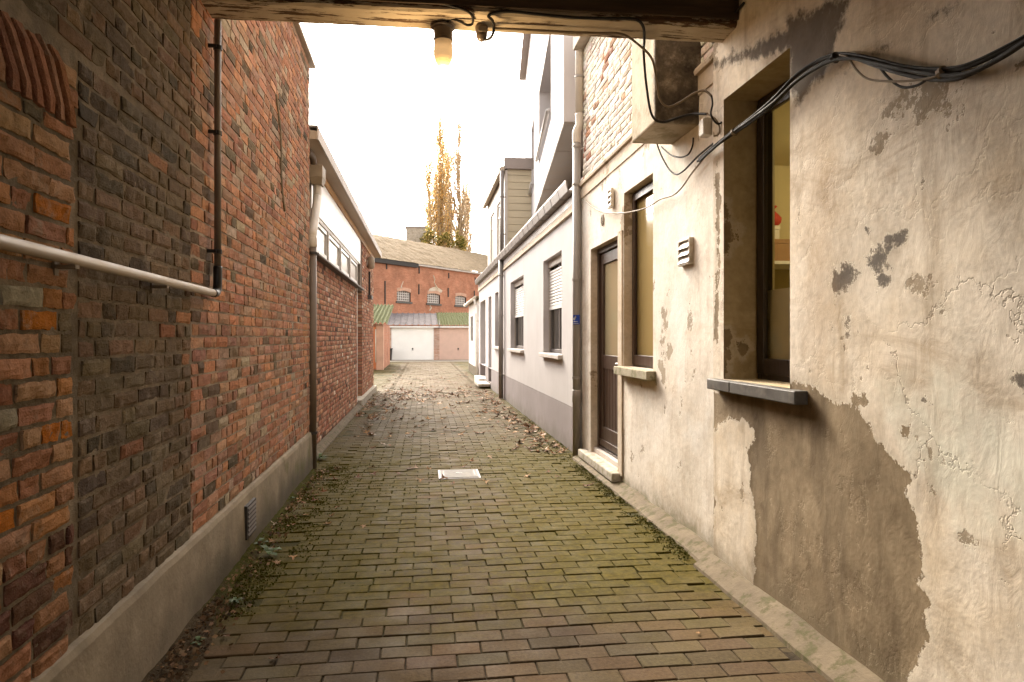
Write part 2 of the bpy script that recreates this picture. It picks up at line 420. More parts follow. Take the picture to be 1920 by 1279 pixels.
# distant brick, laid out with uv metres
def brick_tex(name, a, b, mort, stains=True):
    n = NT(name); uv = n.n('ShaderNodeUVMap').outputs[0]
    br = n.n('ShaderNodeTexBrick'); n.set(br.inputs['Vector'], uv)
    br.inputs['Scale'].default_value = 1; br.inputs['Brick Width'].default_value = .22; br.inputs['Row Height'].default_value = .07; br.inputs['Mortar Size'].default_value = .006
    n.set(br.inputs['Color1'], a); n.set(br.inputs['Color2'], b); n.set(br.inputs['Mortar'], mort)
    col = br.outputs[0]
    col = n.mix(1, col, n.ramp(n.noise(1.2, 6, .65), [(.3, .7), (.7, 1.25)]), 'MULTIPLY')
    col = n.mix(n.step(n.noise(2.4, 6, .7, n.map(loc=(4,4,4))), .6, .72, 0, .4), col, (.36,.24,.17))
    col = n.mix(n.step(n.noise(7, 4, .7, n.map(loc=(4,9,4))), .63, .72, 0, .5), col, (.09,.035,.022))
    return n.fin(col, .92, n.bump(br.outputs[1], .3, .01), spec=.15)
M['brick_far'] = brick_tex('warehouse_brick', (.46,.205,.125), (.38,.155,.09), (.38,.24,.175))
M['brick_pale'] = brick_tex('garage_brick', (.52,.36,.29), (.42,.22,.15), (.5,.42,.36))
M['plaster_pink'] = simple('pinkish_pier', (.52,.31,.22), .9, .15, 3, .2, dirt=(.3,.2,.12))

# glass
def glass_mat(name, c=(.02,.02,.018), rough=.06):
    n = NT(name); return n.fin(c, rough, n.bump(n.noise(3, 2, .5), .02, .01), spec=.8)
M['glass_dark'] = glass_mat('dark_glass')
M['glass_dusty'] = glass_mat('dusty_glass', (.14,.105,.085), .3)
M['glass_milk'] = glass_mat('milky_glass', (.70,.68,.64), .18)
M['glass_door'] = glass_mat('curtained_glass', (.34,.29,.18), .07)
M['curtain'] = glass_mat('curtained_window', (.36,.27,.11), .10)
n = NT('clear_glass')
fr = n.n('ShaderNodeLayerWeight')
tr = n.n('ShaderNodeBsdfTransparent'); tr.inputs[0].default_value = (.93,.90,.80,1)
gl = n.n('ShaderNodeBsdfGlossy'); gl.inputs['Roughness'].default_value = .03
mx = n.n('ShaderNodeMixShader'); n.set(mx.inputs[0], n.math('ADD', .04, n.math('MULTIPLY', n.math('POWER', fr.outputs[1], 5.0), .7))); n.t.links.new(tr.outputs[0], mx.inputs[1]); n.t.links.new(gl.outputs[0], mx.inputs[2])
n.t.links.new(mx.outputs[0], n.out.inputs[0]); M['glass_clear'] = n.m
n = NT('frosted_film')
col = n.ramp(n.noise(4.5, 3, .5), [(.3, (.44,.36,.19)), (.6, (.62,.52,.28)), (.8, (.52,.48,.32))])
M['film'] = n.fin(col, .5, spec=.5, Transmission_Weight=.55)
n = NT('lamp_glass')
z = n.sep()[2]
em = n.step(z, 2.835, 2.795, .45, 1)
M['lamp_glass'] = n.fin((.5,.32,.14), .25, spec=.6, Emission_Color=(1,.60,.26), Emission_Strength=n.math('MULTIPLY', em, .13))

# paving: each paver its own tint; moss grows in the open part of the alley, mostly along the walls
n = NT('pavers'); xyz = n.sep(); x_, y_ = xyz[0], xyz[1]
t = n.attr('tint')
col = n.mix(1, t, n.ramp(n.noise(60, 5, .7), [(.3, .72), (.55, 1.), (.75, 1.3)]), 'MULTIPLY')
col = n.mix(1, col, n.ramp(n.noise(1.1, 4, .6), [(.35, .78), (.65, 1.15)]), 'MULTIPLY')
edge = n.math('ABSOLUTE', n.math('SUBTRACT', x_, .25))
nz = n.noise(2.6, 7, .7); n2 = n.noise(22, 6, .75, n.map(loc=(3,3,3)))
open_ = n.math('MULTIPLY', n.step(n.math('ADD', y_, n.math('MULTIPLY', nz, .9)), 3.15, 4.1), n.step(y_, 9.5, 7.0, .30, 1))
e = n.math('ADD', n.math('MULTIPLY', n.math('POWER', edge, 1.6), .34), n.math('ADD', n.math('MULTIPLY', nz, .65), n.math('MULTIPLY', n2, .45)))
ms = n.math('MULTIPLY', n.step(e, .38, .70), open_)
edge_far = n.math('MULTIPLY', n.step(n.math('ADD', edge, n.math('MULTIPLY', nz, .6)), 1.35, 1.75), n.step(y_, 6.5, 8.0))
ms = n.math('MAXIMUM', ms, n.math('MULTIPLY', edge_far, .8))
green = n.ramp(n2, [(.3, (.034,.029,.002)), (.55, (.078,.061,.005)), (.75, (.13,.098,.012))])
col = n.mix(n.math('MULTIPLY', ms, .84), col, green)
h = n.math('ADD', n.math('MULTIPLY', n.noise(90, 5, .7), .6), n.math('MULTIPLY', n.math('MULTIPLY', ms, n.noise(60, 5, .8)), 1.2))
M['pavers'] = n.fin(col, n.ramp(n.noise(6, 4, .6), [(.3, .62), (.7, .9)]), n.bump(h, .6, .006), spec=.05)
n = NT('joint_soil'); y_ = n.sep()[1]; nz = n.noise(3, 5, .7)
ms = n.step(n.math('ADD', y_, n.math('MULTIPLY', nz, .9)), 3.1, 3.9, 0, .75)
col = n.mix(ms, n.ramp(n.noise(30, 4, .6), [(.3, (.018,.013,.008)), (.7, (.05,.037,.022))]), n.ramp(n.noise(25, 4, .7), [(.3, (.022,.021,.003)), (.7, (.06,.053,.009))]))
M['joint'] = n.fin(col, .95, n.bump(n.noise(50, 5, .7), .6, .01), spec=.1)
M['ground'] = simple('bare_ground', (.22,.19,.15), .95, .2, .5, .3, 8)
M['apron'] = simple('concrete_apron', (.30,.26,.21), .9, .12, .9, .2, 20)
n = NT('gutter_soil'); f = n.noise(18, 6, .7); y_ = n.sep()[1]
col = n.ramp(f, [(.3, (.035,.024,.014)), (.55, (.075,.053,.03)), (.75, (.13,.095,.06))])
col = n.mix(n.math('MULTIPLY', n.step(n.math('ADD', y_, n.math('MULTIPLY', n.noise(4, 5, .7), .8)), 3.5, 4.1), n.step(n.noise(7, 5, .7, n.map(loc=(3,3,3))), .38, .52, .2, .95)), col, n.ramp(n.noise(40, 4, .7), [(.3, (.022,.025,.002)), (.7, (.075,.07,.008))]))
M['soil'] = n.fin(col, .95, n.bump(n.noise(45, 6, .75), 1., .02), spec=.05)
# vegetation
def leafm(name, c, v=.35, rough=.7, trans=.0):
    n = NT(name)
    oi = n.n('ShaderNodeObjectInfo').outputs['Random']
    f = n.noise(30, 3, .6)
    col = n.ramp(n.math('ADD', n.math('MULTIPLY', f, .5), n.math('MULTIPLY', oi, .5)), [(.25, tuple(x*(1-v) for x in c)), (.75, tuple(min(1, x*(1+v)) for x in c))])
    return n.fin(col, rough, spec=.25)
M['leaf_brown'] = leafm('brown_leaf', (.15,.060,.018))
M['leaf_tan'] = leafm('tan_leaf', (.27,.145,.055), .25)
M['leaf_pale'] = leafm('pale_leaf', (.44,.34,.26), .15)
M['moss'] = leafm('moss', (.085,.085,.015), .4, .9)
M['weed'] = leafm('weed_green', (.045,.075,.015), .35, .6)
n = NT('litter'); M['litter'] = n.fin(n.mix(1, n.attr('tint'), n.ramp(n.noise(25, 3, .6), [(.3, .75), (.7, 1.25)]), 'MULTIPLY'), .75, spec=.2)
n = NT('poplar_leaf'); n.fin(n.attr('tint'), .7, spec=.2)
tl = n.n('ShaderNodeBsdfTranslucent'); n.set(tl.inputs[0], n.attr('tint')); ml = n.n('ShaderNodeMixShader'); ml.inputs[0].default_value = .65
n.t.links.new(n.b.outputs[0], ml.inputs[1]); n.t.links.new(tl.outputs[0], ml.inputs[2]); n.t.links.new(ml.outputs[0], n.out.inputs[0]); M['poplar_leaf'] = n.m
M['bark'] = simple('poplar_bark', (.42,.32,.21), .9, .3, 3, .5, 12)

# ------------------------------------------------------------------ brickwork made of individual bricks
def brick_field(name, parent, mat, X, s, y0, y1, z0, z1, tint, holes=(), course=.062, L=.205, joint=.011, hp=.4, proud=.009, amp=.004, nu=4, nv=2, bow=0):
    """bricks laid proud of the mortar plane X, facing -s; holes are (ya, yb, za, zb)"""
    V = []; F = []; C = []
    z = z0; row = 0
    while z < z1 - .02:
        ch = course - joint
        y = y0 - rnd()*L*.6
        tilt = U(-.002, .002)
        while y < y1:
            w = (L if rnd() > hp else L*.5) * U(.93, 1.06) - joint
            a, b = max(y, y0), min(y + w, y1)
            y += w + joint*U(.7, 1.4)
            zc_ = z + ch/2
            segs = [(a, b)]
            for (ha, hb, hza, hzb) in holes:
                if hza - .02 < zc_ < hzb + .02:
                    ns = []
                    for (p, q) in segs:
                        if q <= ha or p >= hb: ns.append((p, q)); continue
                        if p < ha: ns.append((p, ha - .003))
                        if q > hb: ns.append((hb + .003, q))
                    segs = ns
            for (p, q) in segs:
                if q - p < .022: continue
                top = min(z + ch + U(-.003, .002), z1)
                add_brick(V, F, C, X, s, [(p, z+U(-.002,.002)), (q, z+U(-.002,.002)), (q, top), (p, top)], tint((p+q)/2, zc_), proud*U(.5, 1.45), amp, nu, nv)
        z += course; row += 1
    mb = MB(); mb.v = V; mb.f = F
    return obj(name, mb, mat, parent, attrs={'tint': ('COL', C)})
def add_brick(V, F, C, X, s, q, c, pr, amp, nu, nv, jit=1.):
    n0 = len(V); sd = rnd()*1000
    a, b, c2, d = [Vector((0, *p)) for p in q]
    cen = (a + b + c2 + d)/4
    tx, tz = U(-.004, .004), U(-.003, .003)
    for j in range(nv+1):
        v = j/nv
        for i in range(nu+1):
            u = i/nu
            # pull the first and last rings close to the arris so the edge is worn, not round
            uu = .0 if i == 0 else 1. if i == nu else (.12 + .76*(i-1)/max(1, nu-2))
            vv = .0 if j == 0 else 1. if j == nv else (.2 + .6*(j-1)/max(1, nv-2) if nv > 2 else .5)
            p = (a*(1-uu) + b*uu)*(1-vv) + (d*(1-uu) + c2*uu)*vv
            border = i in (0, nu) or j in (0, nv)
            k = mnoise.noise(Vector((p.y*22 + sd, p.z*30, sd)))
            o = pr*(.55 if border else 1) + k*amp*(1 if not border else .8) + tx*(u-.5) + tz*(v-.5)
            jy = mnoise.noise(Vector((p.z*60, p.y*60, sd)))*.0055*jit if border else 0
            V.append((X - s*o, p.y + jy, p.z + (mnoise.noise(Vector((p.y*55, sd, p.z*55)))*.005*jit if border else 0)))
            C.append((*c, 1))
    W = nu+1
    for j in range(nv):
        for i in range(nu):
            q4 = (n0+j*W+i, n0+j*W+i+1, n0+(j+1)*W+i+1, n0+(j+1)*W+i)
            F.append(q4 if s < 0 else q4[::-1])
    ring = [i for i in range(W)] + [j*W+nu for j in range(1, nv+1)] + [nv*W+i for i in range(nu-1, -1, -1)] + [j*W for j in range(nv-1, 0, -1)]
    nb = len(V)
    for r in ring:
        x, y, z = V[n0+r]; V.append((X + s*.004, y, z)); C.append((*c, 1))
    m = len(ring)
    for k in range(m):
        k2 = (k+1) % m
        q4 = (n0+ring[k2], n0+ring[k], nb+k, nb+k2)
        F.append(q4 if s < 0 else q4[::-1])
def pick(cols, jit=.18):
    c = random.choice(cols); k = U(1-jit, 1+jit)
    return tuple(max(.005, x*k*U(.95, 1.05)) for x in c)

# facade with recessed openings: front sheet + reveals
def facade(mb, X, s, y0, y1, z0, z1, openings, depth):
    ys = sorted({y0, y1, *[o[0] for o in openings], *[o[1] for o in openings]})
    zs = sorted({z0, z1, *[o[2] for o in openings], *[o[3] for o in openings]})
    for i in range(len(ys)-1):
        for j in range(len(zs)-1):
            yc, zc_ = (ys[i]+ys[i+1])/2, (zs[j]+zs[j+1])/2
            if any(o[0] < yc < o[1] and o[2] < zc_ < o[3] for o in openings): continue
            mb.quad((X, ys[i], zs[j]), (X, ys[i+1], zs[j]), (X, ys[i+1], zs[j+1]), (X, ys[i], zs[j+1]))
    for o in openings:
        a, b, c, d = o[:4]; D = X + s*(o[4] if len(o) > 4 else depth)
        mb.quad((X, a, c), (D, a, c), (D, a, d), (X, a, d)); mb.quad((X, b, c), (X, b, d), (D, b, d), (D, b, c))
        mb.quad((X, a, d), (D, a, d), (D, b, d), (X, b, d)); mb.quad((X, a, c), (X, b, c), (D, b, c), (D, a, c))
    return mb
def shell(mb, X, Xb, y0, y1, z0, z1):
    """the other faces of a building behind its facade"""
    mb.quad((X, y0, z0), (Xb, y0, z0), (Xb, y0, z1), (X, y0, z1)); mb.quad((X, y1, z0), (X, y1, z1), (Xb, y1, z1), (Xb, y1, z0))
    mb.quad((Xb, y0, z0), (Xb, y1, z0), (Xb, y1, z1), (Xb, y0, z1)); mb.quad((X, y0, z1), (Xb, y0, z1), (Xb, y1, z1), (X, y1, z1))
    return mb
def frame_rect(mb, X0, X1, y0, y1, z0, z1, w, wb=None):
    wb = wb or w
    mb.box(X0, X1, y0, y0+w, z0, z1); mb.box(X0, X1, y1-w, y1, z0, z1)
    mb.box(X0, X1, y0+w, y1-w, z1-w, z1); mb.box(X0, X1, y0+w, y1-w, z0, z0+wb)
    return mb

# distance to a polygon (negative inside), vectorised
def sdf(P, poly):
    poly = np.array(poly, float); d = np.full(len(P), 1e9); inside = np.zeros(len(P), bool)
    for i in range(len(poly)):
        a, b = poly[i], poly[(i+1) % len(poly)]
        e = b - a; w = P - a
        t = np.clip((w @ e)/max(e @ e, 1e-12), 0, 1)
        d = np.minimum(d, np.linalg.norm(w - t[:, None]*e, axis=1))
        c1 = (a[1] <= P[:, 1]) & (b[1] > P[:, 1]); c2 = (a[1] > P[:, 1]) & (b[1] <= P[:, 1])
        cr = e[0]*w[:, 1] - e[1]*w[:, 0]
        inside ^= (c1 & (cr > 0)) | (c2 & (cr < 0))
    return np.where(inside, -d, d)
def grid_wall(X, ys, zs, holes, amp=.006, seed=0.):
    """a plastered sheet in the plane X as a grid with gentle waviness, holes left open"""
    mb = MB(); idx = {}
    for i, y in enumerate(ys):
        for j, z in enumerate(zs):
            k = mnoise.noise(Vector((y*1.7+seed, z*1.7, seed)))*amp + mnoise.noise(Vector((y*6+seed, z*6, 3)))*amp*.35
            for (a, b, c, d) in holes:
                dy = max(a-y, 0, y-b); dz = max(c-z, 0, z-d); k *= min(1, math.hypot(dy, dz)/.12)
            k *= min(1, min(y-ys[0], ys[-1]-y)/.1 + 0.0)
            idx[i, j] = len(mb.v); mb.v.append((X - k, y, z))
    for i in range(len(ys)-1):
        for j in range(len(zs)-1):
            yc, zc_ = (ys[i]+ys[i+1])/2, (zs[j]+zs[j+1])/2
            if any(a < yc < b and c < zc_ < d for (a, b, c, d) in holes): continue
            mb.f.append((idx[i, j], idx[i+1, j], idx[i+1, j+1], idx[i, j+1]))
    return mb
def lin(a, b, step):
    n = max(1, round((b-a)/step)); return [a + (b-a)*i/n for i in range(n)]
def px_poly(pts, X, ox, oy, sc):
    out = []
    for (x, y) in pts:
        p = at(ox + x/sc, oy + y/sc, X=X); out.append((p.y, p.z))
    return out

# ================================================================== GROUND
g = MB(); g.quad((-400,-300,-.06), (400,-300,-.06), (400,600,-.06), (-400,600,-.06)); obj('ground', g, M['ground'], kind='structure')
g = MB(); g.quad((-1.35,-5,-.009), (1.78,-5,-.009), (1.78,17,-.009), (-1.35,17,-.009)); g.quad((-6,17,-.009), (4,17,-.009), (4,36.2,-.009), (-6,36.2,-.009)); obj('joint_bed', g, M['joint'], kind='structure')
V = []; F = []; C = []
y = -5.0; row = 0
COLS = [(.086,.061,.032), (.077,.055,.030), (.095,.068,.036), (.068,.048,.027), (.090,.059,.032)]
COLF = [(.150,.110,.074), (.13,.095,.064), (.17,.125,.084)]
def edges(y):
    if y < 3.6: return -1.0, 1.60
    if y < 6.8: return -1.09, 1.66
    if y < 17.1: return -1.17, 1.66
    if y < 26.5: return -5.5, 1.66
    return -5.5, 3.2
while y < 36.:
    xl, xr = edges(y)
    x = xl - (.1035 if row % 2 else 0) - (0 if row % 2 else 0)
    skew = mnoise.noise(Vector((y*.4, 1, 1)))*.012
    while x < xr:
        a, b = max(x, xl), min(x+.201+U(-.0015,.0015), xr)
        x += .2065
        if b - a < .02: continue
        if 6.27 < y < 6.66:      # cut round the inspection cover
            if .13 <= a and b <= .53: continue
            if a < .13 < b: b = .13
            elif a < .53 < b: a = .53
            if b - a < .03: continue
        n0 = len(V); h = U(-.0025, .002) - (.006 if rnd() < .03 else 0); tx, ty = U(-.009,.009), U(-.018,.018); ro = U(-.012,.012)
        x0, x1, y0, y1 = a, b, y + skew + U(-.001,.001), y + skew + .1 + U(-.001,.001)
        xm, ym = (x0+x1)/2, (y0+y1)/2; drift = (xm - .25)*-.012
        und = mnoise.noise(Vector((xm*.7, ym*.7, 5)))*.007 - (.006 if xm < -.8 or xm > 1.4 else 0)
        for (o, zz) in ((0, -.03), (0, -.0032), (.0035, 0)):
            for (p, q) in ((x0+o, y0+o), (x1-o, y0+o), (x1-o, y1-o), (x0+o, y1-o)):
                V.append((p - (q-ym)*ro, q + (p-.25)*.004 + (p-xm)*ro, zz + h + und + (p-xm)*tx + (q-ym)*ty))
        for (i, j) in ((0, 4), (4, 8)):
            for k in range(4):
                k2 = (k+1) % 4; F.append((n0+i+k, n0+i+k2, n0+j+k2, n0+j+k))
        F.append((n0+8, n0+9, n0+10, n0+11))
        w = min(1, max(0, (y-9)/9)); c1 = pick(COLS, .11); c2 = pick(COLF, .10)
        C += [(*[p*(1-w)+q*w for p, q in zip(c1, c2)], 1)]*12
    y += .1055; row += 1
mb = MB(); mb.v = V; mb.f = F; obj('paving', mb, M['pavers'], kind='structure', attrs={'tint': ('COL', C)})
g = MB(); g.box(-6, 5, 36.0, 38.7, -.05, .012); obj('apron', g, M['apron'], kind='structure', bevel=.004)
# sloping cement fillet at the foot of the right wall, and the soil in the gutter on the left
g = MB()
ys = lin(-5.0, 3.72, .12) + [3.72]
for i in range(len(ys)-1):
    pts = []
    for yy in (ys[i], ys[i+1]):
        j = mnoise.noise(Vector((yy*2.1, 4, 4)))*.02; k = mnoise.noise(Vector((yy*3.3, 9, 4)))*.012
        pts.append([(1.65, yy, .075+k), (1.60+j*.4, yy, .055+k), (1.525+j*.8, yy, .010), (1.515+j*.8, yy, -.03)])
    for a in range(3): g.quad(pts[0][a], pts[0][a+1], pts[1][a+1], pts[1][a])
obj('kerb', g, M['kerb'], kind='structure', smooth=True)
g = MB()
ys = lin(3.72, 7.2, .12) + [7.2]
for i in range(len(ys)-1):
    pts = []
    for yy in (ys[i], ys[i+1]):
        j = mnoise.noise(Vector((yy*2.1, 4, 4)))*.02; k = mnoise.noise(Vector((yy*3.3, 9, 4)))*.012
        pts.append([(1.715, yy, .06+k), (1.66+j*.5, yy, .045+k), (1.585+j, yy, .008), (1.565+j, yy, -.03)])
    for a in range(3): g.quad(pts[0][a], pts[0][a+1], pts[1][a+1], pts[1][a])
obj('kerb', g, M['kerb'], kind='structure', smooth=True)
g = MB(); nx = 7; ys = lin(-2., 6.8, .05)
for i, yy in enumerate(ys):
    for k in range(nx):
        t = k/(nx-1); w = .075 + .04*mnoise.noise(Vector((yy*1.3, 0, 2))) + .09*max(0, min(1, (3.5-yy)/.5))
        hgt = (.035 + .02*mnoise.noise(Vector((yy*3, t*3, 7))))*(1-t)**1.2 + .010*mnoise.noise(Vector((yy*14, t*6, 7))) + (.004 if t < .9 else -.012)
        g.v.append((-1.045 - .012*(yy-3) + t*w, yy, hgt))
for i in range(len(ys)-1):
    for k in range(nx-1): g.f.append((i*nx+k, i*nx+k+1, (i+1)*nx+k+1, (i+1)*nx+k))
obj('soil_strip', g, M['soil'], kind='structure', smooth=True)
g = MB(); g.prism([(-1.24,-.04), (-1.24,.06), (-1.17,.05), (-1.13,.012), (-1.12,-.04)], 'y', 7.0, 12.85); obj('kerb', g, M['kerb'], kind='structure')

# ================================================================== LEFT OLD BRICK WALL
LX = -1.07
wall = thing('old_brick_wall', 'tall old brick wall on the left, sooty and patched inside the passage, red beyond the beam', 'brick wall', (LX, 3, 0))
wall.rotation_euler.z = .012
g = MB(); g.box(LX-.35, LX, -5.0, 3.33, -.05, 3.98); obj('mortar_core', g, M['mortar_dark'], wall)
g = MB(); g.box(LX-.35, LX-.001, 3.33, 6.91, -.05, 3.98); obj('mortar_core', g, M['mortar'], wall)
ORANGE = [(.36,.19,.105), (.31,.155,.09), (.40,.24,.14), (.29,.14,.085), (.34,.18,.11), (.40,.20,.085)]
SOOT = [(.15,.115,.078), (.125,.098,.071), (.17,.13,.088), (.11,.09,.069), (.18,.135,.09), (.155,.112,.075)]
RED = [(.43,.215,.135), (.38,.19,.125), (.47,.265,.17), (.33,.175,.125), (.47,.23,.13), (.41,.25,.175), (.36,.23,.17)]
def t_inf(y, z):
    k = rnd()
    if z < .75 and k < .5: return pick([(.15,.075,.055), (.13,.07,.05)])
    return pick(SOOT) if k < .06 else pick([(.30,.26,.20)]) if k < .1 else pick([(.42,.15,.025)]) if k < .2 else pick(ORANGE)
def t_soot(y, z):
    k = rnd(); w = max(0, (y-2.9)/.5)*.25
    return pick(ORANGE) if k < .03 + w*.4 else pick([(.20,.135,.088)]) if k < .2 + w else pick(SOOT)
def t_red(y, z):
    k = rnd(); e = max(0, 1-(y-3.33)/.45)
    if k < .3*e: return pick([(.15,.11,.08)])
    return pick(SOOT) if k < .05 else pick([(.40,.31,.23)]) if k < .15 else pick(RED)
ARCH = (-2.6, 2.245, 1.93, 2.20)
brick_field('brick_infill', wall, M['brick_old'], LX, -1, -1.2, 2.225, .36, 1.93, t_inf, course=.064, L=.205, joint=.013, hp=.38, proud=.008, amp=.009, nu=7, nv=4)
# flat arch of leaning bricks over the infill
V = []; F = []; C = []
yy = .9
while yy < 2.09:
    t = .034; lean = .11
    add_brick(V, F, C, LX, -1, [(yy+lean, 1.935+U(0,.008)), (yy+lean+t, 1.935+U(0,.008)), (yy+t, 2.125+U(-.01,.01)), (yy, 2.125+U(-.01,.01))], pick(ORANGE+[(.3,.17,.12)]), .021, .005, 4, 3, .25)
    yy += t + U(.02, .03)
for (zz, a) in ((2.06, 2.125), (2.0, 2.165)):
    add_brick(V, F, C, LX, -1, [(a, zz), (2.245, zz), (2.245, zz+.05), (a, zz+.05)], pick(ORANGE), .013, .005, 5, 3)
mb = MB(); mb.v = V; mb.f = F; obj('brick_arch', mb, M['brick_old'], wall, attrs={'tint': ('COL', C)})
brick_field('sooty_brickwork', wall, M['brick_old'], LX, -1, -1.2, 3.32, 2.19, 3.2, t_soot, joint=.012, hp=.4, proud=.0055, amp=.0075, nu=6, nv=3)
brick_field('sooty_brickwork', wall, M['brick_old'], LX, -1, 2.265, 3.32, .37, 2.185, t_soot, joint=.012, hp=.42, proud=.0055, amp=.0075, nu=6, nv=3)
brick_field('red_brickwork', wall, M['brick_old'], LX, -1, 3.335, 6.905, .38, 3.96, t_red, joint=.011, hp=.5, proud=.0055, amp=.007, nu=5, nv=2)
# old repair seam running down the far part
g = MB(); g.tube(spline([(LX+.006, 5.25, 3.1), (LX+.006, 5.42, 2.85), (LX+.006, 5.45, 2.5), (LX+.006, 5.6, 2.3)]), .012, 5); obj('crack', g, M['mortar_dark'], wall)
g = MB(); ys = lin(-5.0, 6.88, .08) + [6.88]
for i, yy in enumerate(ys):
    w = mnoise.noise(Vector((yy*1.5, 2, 2)))
    for (o, zz) in ((.04, -.05), (.04, .02), (.036, .2), (.03, .345), (.022, .368), (-.01, .374)):
        g.v.append((LX + o + w*.004 + mnoise.noise(Vector((yy*5, zz*5, 1)))*.004, yy, zz + (w*.012 if zz > .3 else 0)))
for i in range(len(ys)-1):
    for k in range(5): g.f.append((i*6+k, (i+1)*6+k, (i+1)*6+k+1, i*6+k+1))
g.f.append(tuple((len(ys)-1)*6+k for k in range(6)))
obj('plinth', g, M['plinth'], wall)
pv = at(474, 970, X=LX+.04).y
g = MB(); g.box(LX+.03, LX+.05, pv-.115, pv+.115, .10, .30); vg = obj('vent_grille', g, M['iron'], wall, bevel=.003)
g = MB()
for k in range(7): g.hexa([(LX+.05, pv-.1, .115+k*.026), (LX+.05, pv+.1, .115+k*.026), (LX+.056, pv+.1, .118+k*.026), (LX+.056, pv-.1, .118+k*.026), (LX+.05, pv-.1, .13+k*.026), (LX+.05, pv+.1, .13+k*.026), (LX+.052, pv+.1, .13+k*.026), (LX+.052, pv-.1, .13+k*.026)])
obj('slat', g, M['zinc_dark'], vg)
g = MB(); g.box(LX-.38, LX+.045, 3.77, 7.03, 3.981, 4.02); obj('coping', g, M['soffit'], wall, bevel=.006)

# ================================================================== PIPE ON THE LEFT WALL
pr = thing('wall_pipe', 'cream pipe running along the left brick wall, turning up by a black elbow', 'pipe', (LX+.05, 3, 1.6))
pr.rotation_euler.z = .012
px_ = LX + .045
ye = at(411, 545, X=px_).y; ze = at(400, 549, X=px_).z
zs_ = at(10, 458, X=px_).z
y_s = at(10, 458, X=px_).y
def zpipe(y): return zs_ + (ze - zs_)*(y - y_s)/(ye - .07 - y_s)
g = MB(); g.tube([(px_, -1.2, zpipe(-1.2)), (px_, ye-.075, ze)], .0185, 14); obj('pipe_run', g, M['pipe_cream'], pr, smooth=True)
g = MB(); g.tube(spline([(px_, ye-.08, ze), (px_, ye-.03, ze+.005), (px_, ye-.004, ze+.035), (px_, ye, ze+.14)], 6), .021, 14); obj('elbow', g, M['black'], pr, smooth=True)
g = MB(); g.tube([(px_, ye, ze+.13), (px_, ye, 2.90)], .0165, 14); obj('riser', g, M['pipe_riser'], pr, smooth=True)
for zz in (at(411, 250, X=px_).z, at(411, 472, X=px_).z, at(411, 90, X=px_).z):
    g = MB(); g.lathe((px_, ye, zz), [(.0175,-.011), (.0215,-.010), (.0215,.010), (.0175,.011)], 14); g.box(LX, px_, ye-.03, ye-.018, zz-.008, zz+.008); obj('clip', g, M['black'], pr)
for yy in (2.12, 2.85):
    g = MB(); zz = zpipe(yy); g.box(LX, px_+.02, yy-.012, yy+.012, zz-.03, zz-.019); g.box(LX, LX+.01, yy-.012, yy+.012, zz-.05, zz+.02); obj('clip', g, M['cable_tan'], pr)

# ================================================================== PASSAGE BEAM
beam = thing('timber_beam', 'heavy timber beam with flaking cream paint crossing over the passage mouth', 'beam', (.3, 3.6, 2.93))
g = MB(); xs = lin(-1.16, 1.76, .06) + [1.76]
for x in xs:
    w = mnoise.noise(Vector((x*2, 0, 1)))*.006; w2 = mnoise.noise(Vector((x*9, 4, 1)))*.004
    for (yy, zz) in ((3.435+w, 2.94+w2), (3.435+w, 3.01), (3.64, 3.01), (3.64-w, 2.935+w2), (3.635-w, 2.928+w2), (3.45+w, 2.928-w2)):
        g.v.append((x, yy - .022*x, zz))
for i in range(len(xs)-1):
    for k in range(6):
        k2 = (k+1) % 6; g.f.append((i*6+k, i*6+k2, (i+1)*6+k2, (i+1)*6+k))
obj('painted_soffit', g, M['beam_paint'], beam)
g = MB(); 
def skew(y0, y1, z0, z1): g.hexa([(-1.16,y0+.0255,z0), (1.76,y0-.0387,z0), (1.76,y1-.0387,z0), (-1.16,y1+.0255,z0), (-1.16,y0+.0255,z1), (1.76,y0-.0387,z1), (1.76,y1-.0387,z1), (-1.16,y1+.0255,z1)])
skew(3.412, 3.426, 2.955, 3.22); skew(3.4265, 3.64, 3.011, 3.22); obj('upper_timber', g, M['beam_dark'], beam, bevel=.006)

# lamp under the beam
lc = at(831, 60, zc=3.56)
lamp = thing('bulkhead_lamp', 'lit ribbed glass lamp glowing under the timber beam', 'lamp', (lc.x, lc.y, 2.92))
g = MB(); g.lathe((lc.x, lc.y, 2.916), [(.062,0), (.062,-.006), (.05,-.014), (.048,-.06), (.051,-.062), (.051,-.072), (.046,-.075)], 24); obj('lamp_holder', g, M['pipe_taupe'], lamp, smooth=False)
prof = []
for k in range(26):
    t = k/25; zz = -.072 - .145*t
    r = .0465*(1 + .10*math.sin(math.pi*min(1, t*1.1)))*math.sqrt(max(.02, 1-max(0, (t-.35)/.65)**2.4)) + (.0012*math.sin(k*2.6) if k > 8 else 0)
    prof.append((max(.004, r), zz))
g = MB(); g.lathe((lc.x, lc.y, 2.916), prof, 28); g.lathe((lc.x, lc.y, 2.916), [(.006,-.214), (.006,-.219), (.003,-.222)], 10); obj('lamp_glass', g, M['lamp_glass'], lamp, smooth=True)
ld = bpy.data.lights.new('lamp_glow', 'POINT'); ld.energy = 2.5; ld.color = (1,.68,.34); ld.shadow_soft_size = .05
lo = bpy.data.objects.new('lamp_glow', ld); COL.objects.link(lo); lo.parent = lamp; lo.location = (0, 0, -.29)

